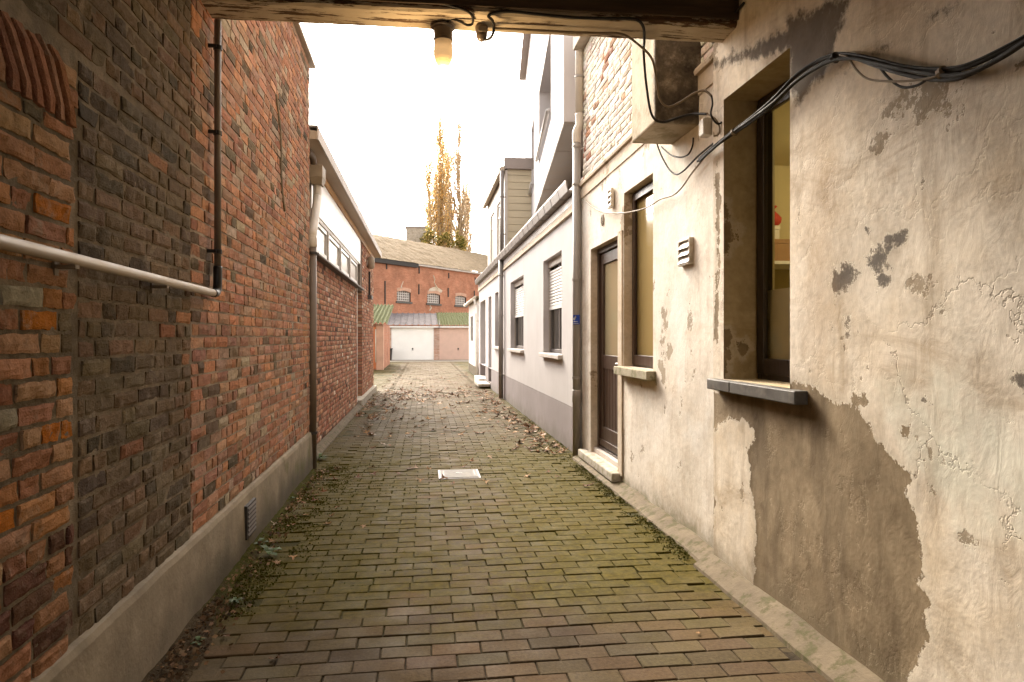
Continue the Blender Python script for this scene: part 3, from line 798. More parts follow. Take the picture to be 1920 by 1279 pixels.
# lamp-holder socket and cables along the beam
sc_ = at(903, 50, zc=3.56)
sk = thing('cable_socket', 'small grey cable socket under the beam beside the lit lamp', 'socket', (sc_.x, sc_.y, 2.92))
g = MB(); g.lathe((sc_.x, sc_.y, 2.917), [(.034,0), (.034,-.02), (.031,-.03), (.029,-.052), (.02,-.068), (.012,-.075)], 18); obj('socket_body', g, M['pipe_taupe'], sk)
g = MB(); g.box(sc_.x-.02, sc_.x+.02, sc_.y-.037, sc_.y-.03, 2.88, 2.905); obj('socket_cover', g, M['cable_grey'], sk)
def cable(name, pts, r, mat, label, cat='cable', group=None, n=8):
    g = MB(); g.tube(spline(pts, n), r, 8); o = obj(name, g, mat, loc=tuple(pts[0]), smooth=True)
    return tag(o, label, cat, group)
Z3 = 3.50
cable('lamp_cable', [at(831, 47, zc=3.53), at(846, 36, zc=3.5), at(862, 40, zc=3.49), at(876, 47, zc=3.5), at(885, 45, zc=3.5), at(887, 36, zc=3.48), at(884, 28, zc=3.44), at(874, 20, zc=3.42), at(850, 12, zc=3.41), at(820, 5, zc=3.40), at(790, 2, zc=3.39)], .0065, M['cable_black'], 'black cable curling from the lit lamp up the face of the beam')
cable('socket_cable', [at(903, 66, zc=3.56), at(908, 74, zc=3.55), at(917, 73, zc=3.53), at(924, 64, zc=3.5), at(926, 50, zc=3.49), at(923, 38, zc=3.46), at(916, 30, zc=3.45), at(930, 24, zc=3.44), at(960, 22, zc=3.43), at(1010, 27, zc=3.44), at(1080, 33, zc=3.45), at(1150, 35, zc=3.47), at(1190, 36, zc=3.48), at(1206, 50, zc=3.55), at(1208, 75, zc=3.72), at(1207, 100, zc=3.85), at(1212, 160, zc=3.95), at(1222, 215, zc=4.0), at(1242, 229, zc=4.0), at(1275, 220, zc=4.0), at(1300, 214, zc=3.98), at(1326, 214, zc=3.86)], .0075, M['cable_black'], 'black cable looped under the socket, along the beam and down past the plastered block')
cable('sagging_cable', [at(925, 53, zc=3.54), at(990, 56, zc=3.56), at(1060, 60, zc=3.58), at(1120, 62, zc=3.6), at(1165, 64, zc=3.62), at(1195, 82, zc=3.68), at(1222, 110, zc=3.8), at(1231, 150, zc=3.9), at(1237, 185, zc=3.95), at(1252, 200, zc=3.95), at(1275, 192, zc=3.93), at(1300, 176, zc=3.9), at(1320, 170, zc=3.86), at(1334, 180, zc=3.82)], .0065, M['cable_tan'], 'tan cable sagging from the underside of the beam in front of the plastered block')

# ================================================================== RIGHT HOUSE OVER THE PASSAGE
RX = 1.63
WY0, WY1, WZ0, WZ1 = 2.88, 3.56, 1.07, 2.60
house = thing('passage_house', 'old peeling plastered house on the right with large brown patch under its dark window', 'house', (RX, 2.5, 0))
ys = [-5.0, -2.6, -1.5, -.5, 0, .5, .9] + lin(1.2, WY0, .022) + lin(WY0, WY1, .022) + lin(WY1, 3.70, .022) + [3.70]
zs = lin(0, WZ0, .022) + lin(WZ0, WZ1, .022) + lin(WZ1, 3.2, .022) + [3.2]
g = grid_wall(RX, ys, zs, [(WY0, WY1, WZ0, WZ1)], .008, 3.)
P = np.array([(v[1], v[2]) for v in g.v])
brown = px_poly([(88,190),(400,170),(420,145),(490,165),(560,215),(650,255),(700,310),(740,385),(800,440),(855,485),(840,560),(865,650),(885,760),(890,850),(870,905),(915,975),(895,1060),(930,1100),(885,1190),(840,1290),(760,1420),(600,1330),(430,1160),(285,1010),(272,930),(265,840),(275,760),(270,660),(255,580),(250,480),(240,400),(268,370),(270,320),(225,290),(180,280),(150,300),(118,330),(100,280)], RX, 1280, 640, 2.0)
sd1 = sdf(P, brown)
for poly in ([(98,450),(112,560),(122,600),(108,670),(98,590)], [(155,840),(185,850),(180,880),(160,870)], [(820,330),(855,325),(850,360),(825,360)], [(640,200),(690,200),(680,240),(640,235)]):
    sd1 = np.minimum(sd1, sdf(P, px_poly(poly, RX, 1280, 640, 2.0)))
sd1 = np.minimum(sd1, sdf(P, px_poly([(120,640),(140,650),(140,1000),(128,1270),(118,1270),(128,900)], RX, 1280, 0, 2.0)))
sd2 = np.full(len(P), 9.)
for poly in ([(570,1000),(625,975),(662,1015),(635,1080),(600,1110),(575,1140),(548,1060)], [(765,890),(835,868),(832,905),(790,935),(755,948)], [(680,965),(735,925),(778,985),(760,1005),(700,1000)], [(732,1045),(778,1035),(780,1070),(742,1075)], [(600,1180),(635,1175),(630,1220),(610,1222)], [(612,1240),(632,1240),(630,1256),(614,1256)], [(905,683),(928,683),(925,690),(908,692)], [(680,850),(690,848),(690,862),(682,864)]):
    sd2 = np.minimum(sd2, sdf(P, px_poly(poly, RX, 1280, 0, 2.0)))
for poly in ([(905,215),(925,225),(920,232),(908,228)], [(1245,115),(1275,125),(1280,165),(1260,155)], [(1235,1065),(1279,1060),(1279,1085),(1240,1080)]):
    sd2 = np.minimum(sd2, sdf(P, px_poly(poly, RX, 1280, 640, 2.0)))
light = [(765,655),(885,590),(1020,600),(985,650),(870,700),(820,655),(775,670)]
sd3 = sdf(P, px_poly([(385,70),(500,30),(640,-30),(600,80),(560,200),(525,290),(470,330),(445,390),(425,330),(405,290),(400,190),(300,215),(140,250),(50,275),(60,240),(200,200),(320,150),(390,110)], RX, 1280, 0, 2.0))
sd3 = np.minimum(sd3, sdf(P, px_poly([(560,270),(640,240),(760,165),(940,60),(1080,-20),(1100,-10),(950,75),(780,180),(660,250),(560,300)], RX, 1280, 0, 2.0)) + .015)
sd4 = sdf(P, px_poly([(480,380),(545,480),(560,900),(540,1279),(470,1279),(500,800)], RX, 1280, 0, 2.0))
sd4 = np.minimum(sd4, sdf(P, px_poly([(545,1060),(580,1060),(578,1200),(555,1190)], RX, 1280, 0, 2.0)))
sd4 = np.minimum(sd4, sdf(P, px_poly([(800,760),(1100,690),(1279,690),(1279,730),(1000,790),(850,800)], RX, 1280, 0, 2.0)) + .08)
sd4 = np.minimum(sd4, sdf(P, px_poly([(500,0),(550,0),(550,140),(500,120)], RX, 1280, 640, 2.0)))
vv = np.array(g.v); rec = np.clip((.01 - sd1)/.03, 0, 1); vv[:, 0] += rec*.004; g.v = [tuple(p) for p in vv]
obj('wall', g, M['plaster_near'], house, smooth=True, attrs={'brown_patch': ('FLOAT', sd1), 'grey_patch': ('FLOAT', sd2), 'soot_patch': ('FLOAT', sd3), 'rust_stain': ('FLOAT', sd4)})
# reveals of the window
DX = RX + .225
g = MB(); xs_ = lin(RX-.002, DX, .02) + [DX]; zz_ = lin(WZ0, WZ1, .02) + [WZ1]
for x in xs_:
    for z in zz_: g.v.append((x, WY1, z))
k = len(zz_)
for i in range(len(xs_)-1):
    for j in range(k-1): g.f.append((i*k+j, i*k+j+1, (i+1)*k+j+1, (i+1)*k+j))
nj = len(g.v)
g.quad((RX, WY0, WZ0), (DX, WY0, WZ0), (DX, WY0, WZ1), (RX, WY0, WZ1))
g.quad((RX, WY0, WZ1), (DX, WY0, WZ1), (DX, WY1, WZ1), (RX, WY1, WZ1))
g.quad((RX, WY0, WZ0), (RX, WY1, WZ0), (DX, WY1, WZ0), (DX, WY0, WZ0))
Pj = np.array([(v[0], v[2]) for v in g.v])
jp = [[(RX-.02,2.04),(RX+.012,2.03),(RX+.03,1.96),(RX+.055,1.86),(RX+.04,1.80),(RX+.02,1.76),(RX-.02,1.75)], [(RX+.07,1.90),(RX+.085,1.90),(RX+.09,1.83),(RX+.075,1.82)], [(RX-.02,1.34),(RX+.03,1.35),(RX+.05,1.31),(RX+.035,1.24),(RX+.02,1.1),(RX-.02,1.07)], [(RX+.08,1.27),(RX+.12,1.29),(RX+.14,1.23),(RX+.11,1.20),(RX+.08,1.22)]]
sj = np.full(len(Pj), 9.)
for q in jp: sj = np.minimum(sj, sdf(Pj, q))
sj[nj:] = 9
nine = np.full(len(Pj), 9.)
obj('reveal', g, M['jamb'], house, attrs={'brown_patch': ('FLOAT', sj), 'grey_patch': ('FLOAT', nine), 'soot_patch': ('FLOAT', nine), 'rust_stain': ('FLOAT', nine)})
# window
g = MB(); frame_rect(g, DX-.03, DX+.035, WY0-.02, WY1+.02, WZ0-.01, WZ1+.02, .065, .07); frame_rect(g, DX-.045, DX-.02, WY0-.02, WY1-.018, WZ0+.03, WZ1-.03, .075, .085)
win = obj('window', g, M['wood_black'], house, bevel=.004)
g = MB(); g.box(DX-.002, DX+.004, WY0+.03, WY1-.03, 1.555, WZ1-.03); obj('glass', g, M['glass_clear'], win)
g = MB(); g.box(DX-.002, DX+.004, WY0+.03, WY1-.03, WZ0+.05, 1.552); obj('frosted_glass', g, M['film'], win)
sl = at(1325, 722, X=RX-.055); sr = at(1490, 745, X=RX-.055)
g = MB(); ymid = WY0 + .50
g.box(RX-.055, DX-.03, sr.y, ymid-.002, WZ0-.062, WZ0-.002); g.box(RX-.055, DX-.03, ymid+.002, sl.y, WZ0-.060, WZ0-.003)
obj('window_sill', g, M['bluestone'], win, bevel=.005)
# lit room behind
g = MB()
g.quad((DX+.036, WY1-.01, WZ0), (DX+.036, WY1-.01, WZ1), (1.935, WY1+.02, WZ1), (1.935, WY1+.02, WZ0))
g.quad((DX+.036, WY0+.01, WZ0), (1.935, WY0, WZ0), (1.935, WY0, WZ1), (DX+.036, WY0+.01, WZ1))
g.quad((DX+.036, WY0, WZ0+.01), (DX+.036, WY1, WZ0+.01), (1.935, WY1, WZ0), (1.935, WY0, WZ0))
g.quad((DX+.036, WY0, WZ1-.01), (1.935, WY0, WZ1), (1.935, WY1+.02, WZ1), (DX+.036, WY1+.02, WZ1-.01))
facade(g, 1.935, -1, 1.6, 5.25, 0, 2.7, [(WY0, WY1+.02, WZ0, WZ1, .001)], .001)
shell(g, 1.935, 4.4, 1.6, 5.25, 0, 2.7); g.quad((1.935,1.6,0), (4.4,1.6,0), (4.4,5.25,0), (1.935,5.25,0))
obj('lit_room', g, M['room'], house)
rl = bpy.data.lights.new('room_light', 'POINT'); rl.energy = 6; rl.color = (1,.86,.56); rl.shadow_soft_size = .12
ro = bpy.data.objects.new('room_light', rl); COL.objects.link(ro); ro.location = (3.2, 4.0, 2.45)
# shelf and things on it
sh = thing('wall_shelf', 'pale shelf inside the lit room behind the right window', 'shelf', (2.8, 5.0, 1.86))
g = MB(); g.box(2.35, 3.8, 4.85, 5.245, 1.85, 1.875); obj('board', g, M['white_paint'], sh, bevel=.003)
for xx in (2.55, 3.5):
    g = MB(); g.prism([(5.245,1.849), (5.245,1.65), (5.215,1.65), (4.95,1.849)], 'x', xx, xx+.02); obj('bracket', g, M['white_paint'], sh)
def carton(name, x0, x1, y0, y1, z0, z1, mat, label):
    g = MB(); g.box(x0, x1, y0, y1, z0, z1); g.box(x0-.004, x1+.004, y0-.004, y1+.004, z1-.03, z1+.004); o = obj(name, g, mat, loc=((x0+x1)/2, (y0+y1)/2, z0), bevel=.004); return tag(o, label, 'box')
carton('cardboard_box', 2.52, 2.98, 4.88, 5.2, 1.876, 2.04, M['kraft'], 'brown cardboard box on the shelf seen through the right window')
carton('storage_box', 2.56, 2.70, 4.92, 5.15, 2.045, 2.15, M['white_plastic'], 'small pale box on top of the brown cardboard box')
g = MB(); g.lathe((2.67, 5.02, 2.155), [(.05,0), (.085,.03), (.09,.07), (.055,.11), (.03,.13), (.06,.16)], 12); tag(obj('cloth_bag', g, M['red_bag'], loc=(2.67,5.02,2.155), smooth=True), 'red cloth bag on the pale box in the lit room', 'bag')
# ceiling, upper floor over the passage
g = MB(); g.box(-1.42, 4.4, -5.0, 3.45, 3.2, 3.26)
for k in range(8): g.box(LX-.1, RX+.1, -2.4+k*.72, -2.28+k*.72, 3.06, 3.199)
obj('passage_ceiling', g, M['ceiling'], house)
g = MB(); g.box(-1.42, 1.72, 3.40, 3.70, 3.262, 6.2); g.box(-1.42, 4.4, -5.0, -4.7, 3.262, 6.2); g.box(-1.42, 4.4, -5.0, 3.72, 6.2, 6.4); obj('upper_storey', g, M['plaster_trim'], house)
# plastered block hanging from the wall behind the beam
def P3(px, py, X): return at(px, py, X=X)
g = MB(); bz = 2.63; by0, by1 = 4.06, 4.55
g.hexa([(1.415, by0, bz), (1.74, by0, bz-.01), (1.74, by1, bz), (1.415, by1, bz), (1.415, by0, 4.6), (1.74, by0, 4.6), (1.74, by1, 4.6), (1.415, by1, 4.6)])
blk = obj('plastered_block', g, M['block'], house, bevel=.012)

# ================================================================== CABLES ON THE RIGHT WALL
cb = thing('cable_bundle', 'bundle of black cables sagging along the right plaster wall across the dark window', 'cables', tuple(at(1570, 105, X=RX-.03)))
XB = RX - .035
def wallpts(pts, X=XB): return [at(a, b, X=X) for a, b in pts]
base = [(1990,30),(1920,72),(1880,96),(1830,122),(1790,134),(1740,133),(1690,125),(1640,112),(1600,104),(1565,105),(1530,120),(1490,148),(1450,188),(1410,220),(1375,245),(1345,268),(1310,298)]
for i, (dx, dy, ddx) in enumerate(((0,0,0), (2,7,.010), (-2,12,.004), (0,-5,.006))):
    g = MB(); pts = wallpts([(a+dx, b+dy*(1 if a > 1600 else .6) + 3*math.sin(a*.02+i*2)) for a, b in base], XB - ddx)
    g.tube(spline(pts, 6), .0075 if i < 3 else .005, 8); obj('black_cable', g, M['cable_black'], cb, smooth=True)
g = MB(); g.tube(spline(wallpts([(1575,103),(1590,108),(1605,130),(1625,147),(1655,152),(1700,152),(1745,146),(1770,136)], XB-.012), 6), .004, 8); obj('thin_cable', g, M['cable_tan'], cb, smooth=True)
g = MB(); g.tube(spline(wallpts([(1600,104),(1640,118),(1665,145),(1690,163),(1720,160),(1750,143),(1800,136)], XB-.004), 6), .0045, 8); obj('thin_cable', g, M['cable_black'], cb, smooth=True)
for (a, b) in ((1567,105), (1768,134), (1378,244)):
    p = at(a, b+3, X=XB); g = MB(); g.tube([p + Vector((0,-.008,.002)), p + Vector((0,.008,-.002))], .021, 10); obj('cable_tie', g, M['cable_tan'] if a != 1567 else M['cable_black'], cb)
XW = 1.70
cable('wall_cable', wallpts([(1345,262),(1320,296),(1297,325),(1278,352),(1262,366),(1238,374),(1215,388),(1190,396),(1160,400),(1130,398),(1108,386),(1093,372)], 1.672), .0055, M['cable_tan'], 'thin tan cable drooping across the upper part of the narrow window and over the door')
cable('drooping_cable', wallpts([(1345,263),(1312,290),(1296,306),(1282,320),(1268,327),(1255,318),(1243,298),(1236,282),(1232,270)], 1.665), .006, M['cable_black'], 'short dark cable dipping below the plastered block')
cable('drooping_cable', wallpts([(1300,258),(1298,275),(1290,290),(1275,295),(1257,290),(1240,275)], 1.66), .0055, M['cable_black'], 'black cable making a small dip right under the plastered block')
cable('junction_cable', [at(1334,180,zc=3.82), at(1336,195,zc=3.80), at(1333,215,zc=3.78), at(1345,232,zc=3.77), at(1358,228,zc=3.77), at(1375,232,zc=3.78)], .0055, M['cable_black'], 'black cable tangled beside the junction box next to the window recess')
cable('junction_cable', [at(1326,214,zc=3.86), at(1340,222,zc=3.8), at(1349,238,zc=3.78), at(1347,252,zc=3.78), at(1338,255,zc=3.78)], .005, M['cable_tan'], 'tan cable loop hanging below the junction box')
cable('beam_cable', [at(1395,5,X=1.62), at(1380,22,X=1.61), at(1360,42,X=1.61), at(1348,52,X=1.61), at(1342,75,X=1.61), at(1336,80,X=1.61)], .006, M['cable_black'], 'black cable dropping from the ceiling at the right end of the beam')
jb = at(1330, 240, X=1.628)
jbx = thing('junction_box', 'pale junction box on the plaster corner beside the window recess', 'junction box', tuple(jb))
g = MB(); g.box(jb.x-.045, jb.x+.005, jb.y-.035, jb.y+.035, jb.z-.05, jb.z+.05); obj('box_body', g, M['white_plastic'], jbx, bevel=.004)
g = MB(); g.box(jb.x-.050, jb.x-.0455, jb.y-.03, jb.y+.03, jb.z-.045, jb.z+.045); obj('box_lid', g, M['white_plastic'], jbx, bevel=.002)

# ================================================================== WHITE PLASTERED HOUSE
FY0, FY1 = 3.70, 7.26
D = (5.83, 6.86, .12, 2.20); W2 = (4.93, 5.68, 1.05, 2.53)
wh = thing('whitewashed_house', 'narrow whitewashed house with brown half glazed door and tall slim window', 'house', (XW, 5.5, 0))
ys = lin(FY0, W2[0], .05) + lin(W2[0], W2[1], .05) + lin(W2[1], D[0], .05) + lin(D[0], D[1], .05) + lin(D[1], FY1, .05) + [FY1]
zs = [0., .06] + lin(.12, W2[2], .05) + lin(W2[2], D[3], .05) + lin(D[3], W2[3], .05) + lin(W2[3], 2.92, .05) + [2.92]
holes = [D, W2]
g = grid_wall(XW, ys, zs, holes, .008, 8.)
obj('wall', g, M['plaster_far'], wh, smooth=True)
g = MB()
for o in holes:
    facade(g, XW, 1, o[0], o[1], o[2], o[3], [(*o, .11)], .11)
g.box(XW-.012, XW+.0, D[0]-.12, D[0], .1, D[3]+.02)
obj('reveal', g, M['plaster_trim'], wh)
g = MB(); g.quad((XW+.02,FY0,2.72),(6,FY0,2.72),(6,FY0,4.75),(XW+.02,FY0,4.75)); g.quad((XW+.02,FY1,0),(XW+.02,FY1,4.75),(6,FY1,4.75),(6,FY1,0)); g.quad((XW+.02,FY0,4.75),(6,FY0,4.75),(6,FY1,4.75),(XW+.02,FY1,4.75)); g.quad((6,FY0,0),(6,FY1,0),(6,FY1,4.75),(6,FY0,4.75)); g.quad((XW+.02,FY0,2.9), (XW+.02,FY1,2.9), (XW+.02,FY1,4.75), (XW+.02,FY0,4.75)); obj('mortar_core', g, M['mortar_pale'], wh)
WH = [(.70,.65,.58), (.64,.58,.51), (.74,.69,.62), (.67,.61,.53)]
def t_white(y, z):
    # the strip along the upper left where the whitewash has gone
    d = (z - 3.35) - (7.1 - y)*.62
    if 0 < d < .13 and rnd() < .7: return pick([(.33,.17,.11), (.29,.13,.09), (.36,.22,.15)])
    if y > 6.75 and z < 3.6 and rnd() < .25: return pick([(.35,.18,.12), (.42,.26,.18)])
    return pick([(.42,.27,.19)]) if rnd() < .035 else pick(WH, .08)
brick_field('upper_brickwork', wh, M['brick_white'], XW+.018, 1, FY0+.02, FY1-.02, 2.985, 4.55, t_white, joint=.012, hp=.45, proud=.012, amp=.006, nu=4, nv=2)
g = MB(); g.prism([(XW+.02,2.922), (XW-.035,2.922), (XW-.04,2.945), (XW-.03,2.965), (XW+.02,2.98)], 'y', FY0+.01, FY1-.005); g.prism([(XW+.0,2.80), (XW-.012,2.80), (XW-.012,2.921), (XW+.0,2.921)], 'y', FY0+.01, FY1-.005); obj('string_course', g, M['plaster_trim'], wh)
g = MB(); g.box(XW-.10, XW+.3, 6.85, FY1-.01, 4.40, 4.56); g.box(XW-.14, XW+.3, FY0, FY1-.005, 4.561, 4.70); obj('eaves_stone', g, M['concrete'], wh, bevel=.01)
# door
dx = XW + .09
g = MB(); frame_rect(g, dx-.02, dx+.05, D[0], D[1], .17, D[3], .055, .02); door = obj('door', g, M['wood_brown'], wh, bevel=.004)
a, b = D[0]+.06, D[1]-.06
g = MB(); g.box(dx, dx+.04, a, a+.10, .20, 2.135); g.box(dx, dx+.04, b-.10, b, .20, 2.135); g.box(dx, dx+.04, a+.10, b-.10, 2.03, 2.135); g.box(dx, dx+.04, a+.10, b-.10, .985, 1.12); g.box(dx, dx+.04, a+.10, b-.10, .20, .40); g.box(dx-.012, dx, a, b, .205, .27)
obj('door_leaf', g, M['wood_brown'], door, bevel=.004)
g = MB(); k = 7; w = (b-a-.2)/k
for i in range(k): g.box(dx+.012, dx+.03, a+.10+i*w+.004, a+.10+(i+1)*w-.004, .40, .985)
g.box(dx+.022, dx+.034, a+.10, b-.10, .40, .985)
obj('door_panel', g, M['wood_brown'], door, bevel=.003)
g = MB(); g.box(dx+.018, dx+.024, a+.10, b-.10, 1.12, 2.03); obj('door_glass', g, M['glass_door'], door)
g = MB(); g.tube(spline([(dx-.001, a+.05, 1.06), (dx-.05, a+.05, 1.06), (dx-.055, a+.07, 1.06), (dx-.055, a+.16, 1.055)], 5), .009, 8); obj('handle', g, M['alu'], door, smooth=True)
g = MB(); g.box(dx-.06, dx+.06, D[0], D[1], .121, .168); obj('threshold', g, M['sill_pale'], door, bevel=.003)
# window
g = MB(); wx = XW+.10; frame_rect(g, wx-.02, wx+.05, W2[0], W2[1], W2[2], W2[3], .05); frame_rect(g, wx-.035, wx-.02, W2[0]+.02, W2[1]-.02, W2[2]+.02, W2[3]-.02, .06, .08); w2 = obj('window', g, M['wood_brown'], wh, bevel=.004)
g = MB(); g.box(wx+.0, wx+.006, W2[0]+.05, W2[1]-.05, W2[2]+.05, W2[3]-.05); obj('glass', g, M['curtain'], w2)
g = MB(); g.box(XW-.075, wx-.02, W2[0]-.07, W2[1]+.06, W2[2]-.07, W2[2]-.002); obj('window_sill', g, M['sill_mossy'], w2, bevel=.006)

def vent(name, px, py, X, hy, hz, mat, label):
    p = at(px, py, X=X); t = thing(name, label, 'vent', tuple(p))
    g = MB(); frame_rect(g, p.x-.028, p.x, p.y-hy, p.y+hy, p.z-hz, p.z+hz, .014); g.box(p.x-.006, p.x, p.y-hy+.014, p.y+hy-.014, p.z-hz+.014, p.z+hz-.014); obj('vent_frame', g, mat, t, bevel=.002)
    k = 3 if hz > .07 else 4
    for i in range(k):
        z0 = p.z - hz + .014 + (2*hz-.028)*i/k; z1 = p.z - hz + .014 + (2*hz-.028)*(i+1)/k
        g = MB(); g.hexa([(p.x-.034, p.y-hy+.012, z0), (p.x-.028, p.y-hy+.012, z0-.002), (p.x-.028, p.y+hy-.012, z0-.002), (p.x-.034, p.y+hy-.012, z0), (p.x-.012, p.y-hy+.012, z1-.006), (p.x-.008, p.y-hy+.012, z1-.008), (p.x-.008, p.y+hy-.012, z1-.008), (p.x-.012, p.y+hy-.012, z1-.006)]); obj('louvre', g, mat, t)
vent('vent_cover', 1289, 473, XW, .10, .085, M['white_plastic'], 'pale louvred vent cover with three flaps right of the slim window')
vent('vent_cover', 1148, 372, XW-.012, .055, .085, M['white_plastic'], 'small pale louvred vent cover up above the brown door')
p = at(1131, 413, X=XW); t = thing('round_vent', 'little round tan vent set in the plaster above the brown door', 'vent', tuple(p))
g = MB(); g.lathe(tuple(p), [(.055,0), (.055,-.012), (.042,-.014), (.042,-.004)], 20, axis='x'); obj('rim', g, M['cable_tan'], t)
for k in range(4):
    g = MB(); zz = p.z - .028 + k*.017; g.box(p.x-.012, p.x-.005, p.y-.036, p.y+.036, zz, zz+.008); obj('slat', g, M['cable_tan'], t)
# doorstep
st = thing('doorstep', 'worn pale stone step with mossy edge below the brown door', 'doorstep', (1.66, 6.4, 0))
g = MB(); g.box(1.615, 1.79, 5.76, 7.08, .035, .118); obj('step_slab', g, M['step'], st, bevel=.012)
g = MB(); g.box(1.66, 1.78, 5.80, 7.05, -.03, .034); obj('step_base', g, M['joint'], st)

# ================================================================== GREY DOWNPIPE AND SIGN
dp = thing('grey_downpipe', 'grey downpipe with small blue sign between white house and grey rendered house', 'downpipe', (1.635, 7.23, 0))
pxx, pyy = 1.640, 7.245
g = MB(); g.tube([(pxx, pyy, .0), (pxx, pyy, 3.42)], .043, 18); obj('lower_pipe', g, M['pipe_grey'], dp, smooth=True)
g = MB(); g.tube(spline([(pxx, pyy, 3.40), (pxx, pyy, 3.52), (pxx+.03, pyy, 3.60), (pxx+.03, pyy, 3.72)], 6), .045, 18); obj('offset_bend', g, M['pipe_pale'], dp, smooth=True)
g = MB(); g.tube([(pxx+.03, pyy, 3.70), (pxx+.03, pyy, 5.4)], .043, 18); obj('upper_pipe', g, M['pipe_pale'], dp, smooth=True)
for zz in (.86, 1.92, 2.95, 3.36, 4.12):
    g = MB(); xx = pxx + (.03 if zz > 3.6 else 0); g.lathe((xx, pyy, zz), [(.0435,-.013), (.05,-.012), (.05,.012), (.0435,.013)], 18); g.box(xx, xx+.08, pyy+.03, pyy+.045, zz-.01, zz+.01); obj('bracket', g, M['pipe_grey'], dp)
g = MB(); g.lathe((pxx, pyy, .66), [(.0435,-.07), (.048,-.068), (.048,.06), (.0435,.07)], 18); obj('coupling', g, M['pipe_grey'], dp, smooth=True)
sg = thing('pipe_sign', 'small blue sign with white mark and white lettering lines on the grey downpipe', 'sign', (pxx-.02, pyy-.048, 1.48))
sx0, sx1, sz0, sz1 = pxx-.048, pxx+.024, 1.435, 1.538; fy = pyy - .049
g = MB(); g.box(sx0, sx1, fy, fy+.005, sz0, sz1); obj('sign_plate', g, M['blue_sign'], sg)
g = MB()
g.hexa([(sx0+.001, fy-.003, sz0+.052), (sx0+.012, fy-.003, sz0+.046), (sx0+.012, fy-.001, sz0+.046), (sx0+.001, fy-.001, sz0+.052), (sx0+.020, fy-.003, sz0+.090), (sx0+.034, fy-.003, sz0+.080), (sx0+.034, fy-.001, sz0+.080), (sx0+.020, fy-.001, sz0+.090)])
g.hexa([(sx0+.001, fy-.003, sz0+.05), (sx0+.034, fy-.003, sz0+.076), (sx0+.034, fy-.001, sz0+.076), (sx0+.001, fy-.001, sz0+.05), (sx0+.001, fy-.003, sz0+.066), (sx0+.026, fy-.003, sz0+.092), (sx0+.026, fy-.001, sz0+.092), (sx0+.001, fy-.001, sz0+.066)])
for (zz, x1) in ((.031, .050), (.012, .056)):
    x = sx0 + .004
    while x < sx0 + x1:
        w = U(.004, .011); g.box(x, min(x+w, sx0+x1), fy-.0025, fy-.0005, sz0+zz-.0028, sz0+zz+.0028); x += w + .0025
obj('sign_marks', g, M['sign_white'], sg)

# ================================================================== GREY RENDERED HOUSE
GX = 1.68; GY0, GY1 = 7.27, 21.0
gh = thing('grey_house', 'long grey rendered house with roller shutters, box gutter and modern upper storey', 'house', (GX, 14, 0))
wins = [(8.25, 9.55, 1.08, 2.37), (11.5, 13.25, 1.08, 2.36), (14.5, 16.2, 1.08, 2.34)]
drs = [(17.05, 17.85, .14, 2.34), (18.75, 20.5, .14, 2.34)]
g = MB(); facade(g, GX, 1, GY0, GY1, .5, 2.96, [(*w, .14) for w in wins] + [(d[0], d[1], .5, d[3], .2) for d in drs], .14); shell(g, GX, 6.4, GY0, GY1, 0, 2.96); obj('wall', g, M['render_white'], gh)
g = MB(); facade(g, GX-.004, 1, GY0, GY1, -.03, .499, [(d[0], d[1], d[2], .499, .204) for d in drs], .2); obj('base_band', g, M['render_band'], gh)
for (a, b, c, d) in wins:
    fx = GX+.10
    g = MB(); frame_rect(g, fx, fx+.05, a, b, c, d, .055); g.box(fx, fx+.05, (a+b)/2-.03, (a+b)/2+.03, c+.055, d-.055); w = obj('window', g, M['zinc_dark'], gh, bevel=.004)
    g = MB(); g.box(fx+.02, fx+.026, a+.05, b-.05, c+.05, d-.05); obj('glass', g, M['glass_dark'], w)
    g = MB(); zt = d - .1; zb = c + (d-c)*.50; k = int((zt-zb)/.042)
    for i in range(k):
        z0 = zb + i*.042; g.prism([(fx-.004,z0), (fx-.016,z0+.012), (fx-.016,z0+.028), (fx-.004,z0+.039), (fx+.0,z0+.039), (fx+.0,z0)], 'y', a+.03, b-.03)
    g.box(fx-.02, fx-.001, a+.03, b-.03, zb-.045, zb-.003)
    obj('roller_shutter', g, M['white_paint'], w)
    g = MB(); g.box(fx-.03, fx-.001, a, b, d-.1, d-.002); g.box(fx-.022, fx-.001, a, a+.028, c+.001, d-.101); g.box(fx-.022, fx-.001, b-.028, b, c+.001, d-.101); obj('shutter_guide', g, M['frame_pale'], w, bevel=.003)
    g = MB(); g.box(GX-.06, fx-.001, a-.05, b+.05, c-.055, c-.002); obj('window_sill', g, M['sill_pale'], w, bevel=.006)
for (a, b, c, d) in drs:
    fx = GX+.16
    g = MB(); frame_rect(g, fx, fx+.05, a, b, c, d, .06); dr = obj('door', g, M['frame_pale'], gh, bevel=.004)
    g = MB(); g.box(fx+.01, fx+.04, a+.06, b-.06, c+.02, d-.06); obj('door_leaf', g, M['render_grey'], dr)
    g = MB(); g.box(fx+.004, fx+.009, a+.25, b-.25, 1.2, 2.05); obj('door_glass', g, M['glass_dark'], dr)
    g = MB(); g.box(fx-.02, fx+.005, b-.2, b-.1, 1.0, 1.03); obj('handle', g, M['alu'], dr)
g = MB(); g.box(GX-.035, GX-.001, GY0+.03, GY1, 2.70, 2.735); g.box(GX-.02, GX-.001, GY0+.03, GY1, 2.736, 2.80); obj('cornice', g, M['plaster_trim'], gh, bevel=.005)
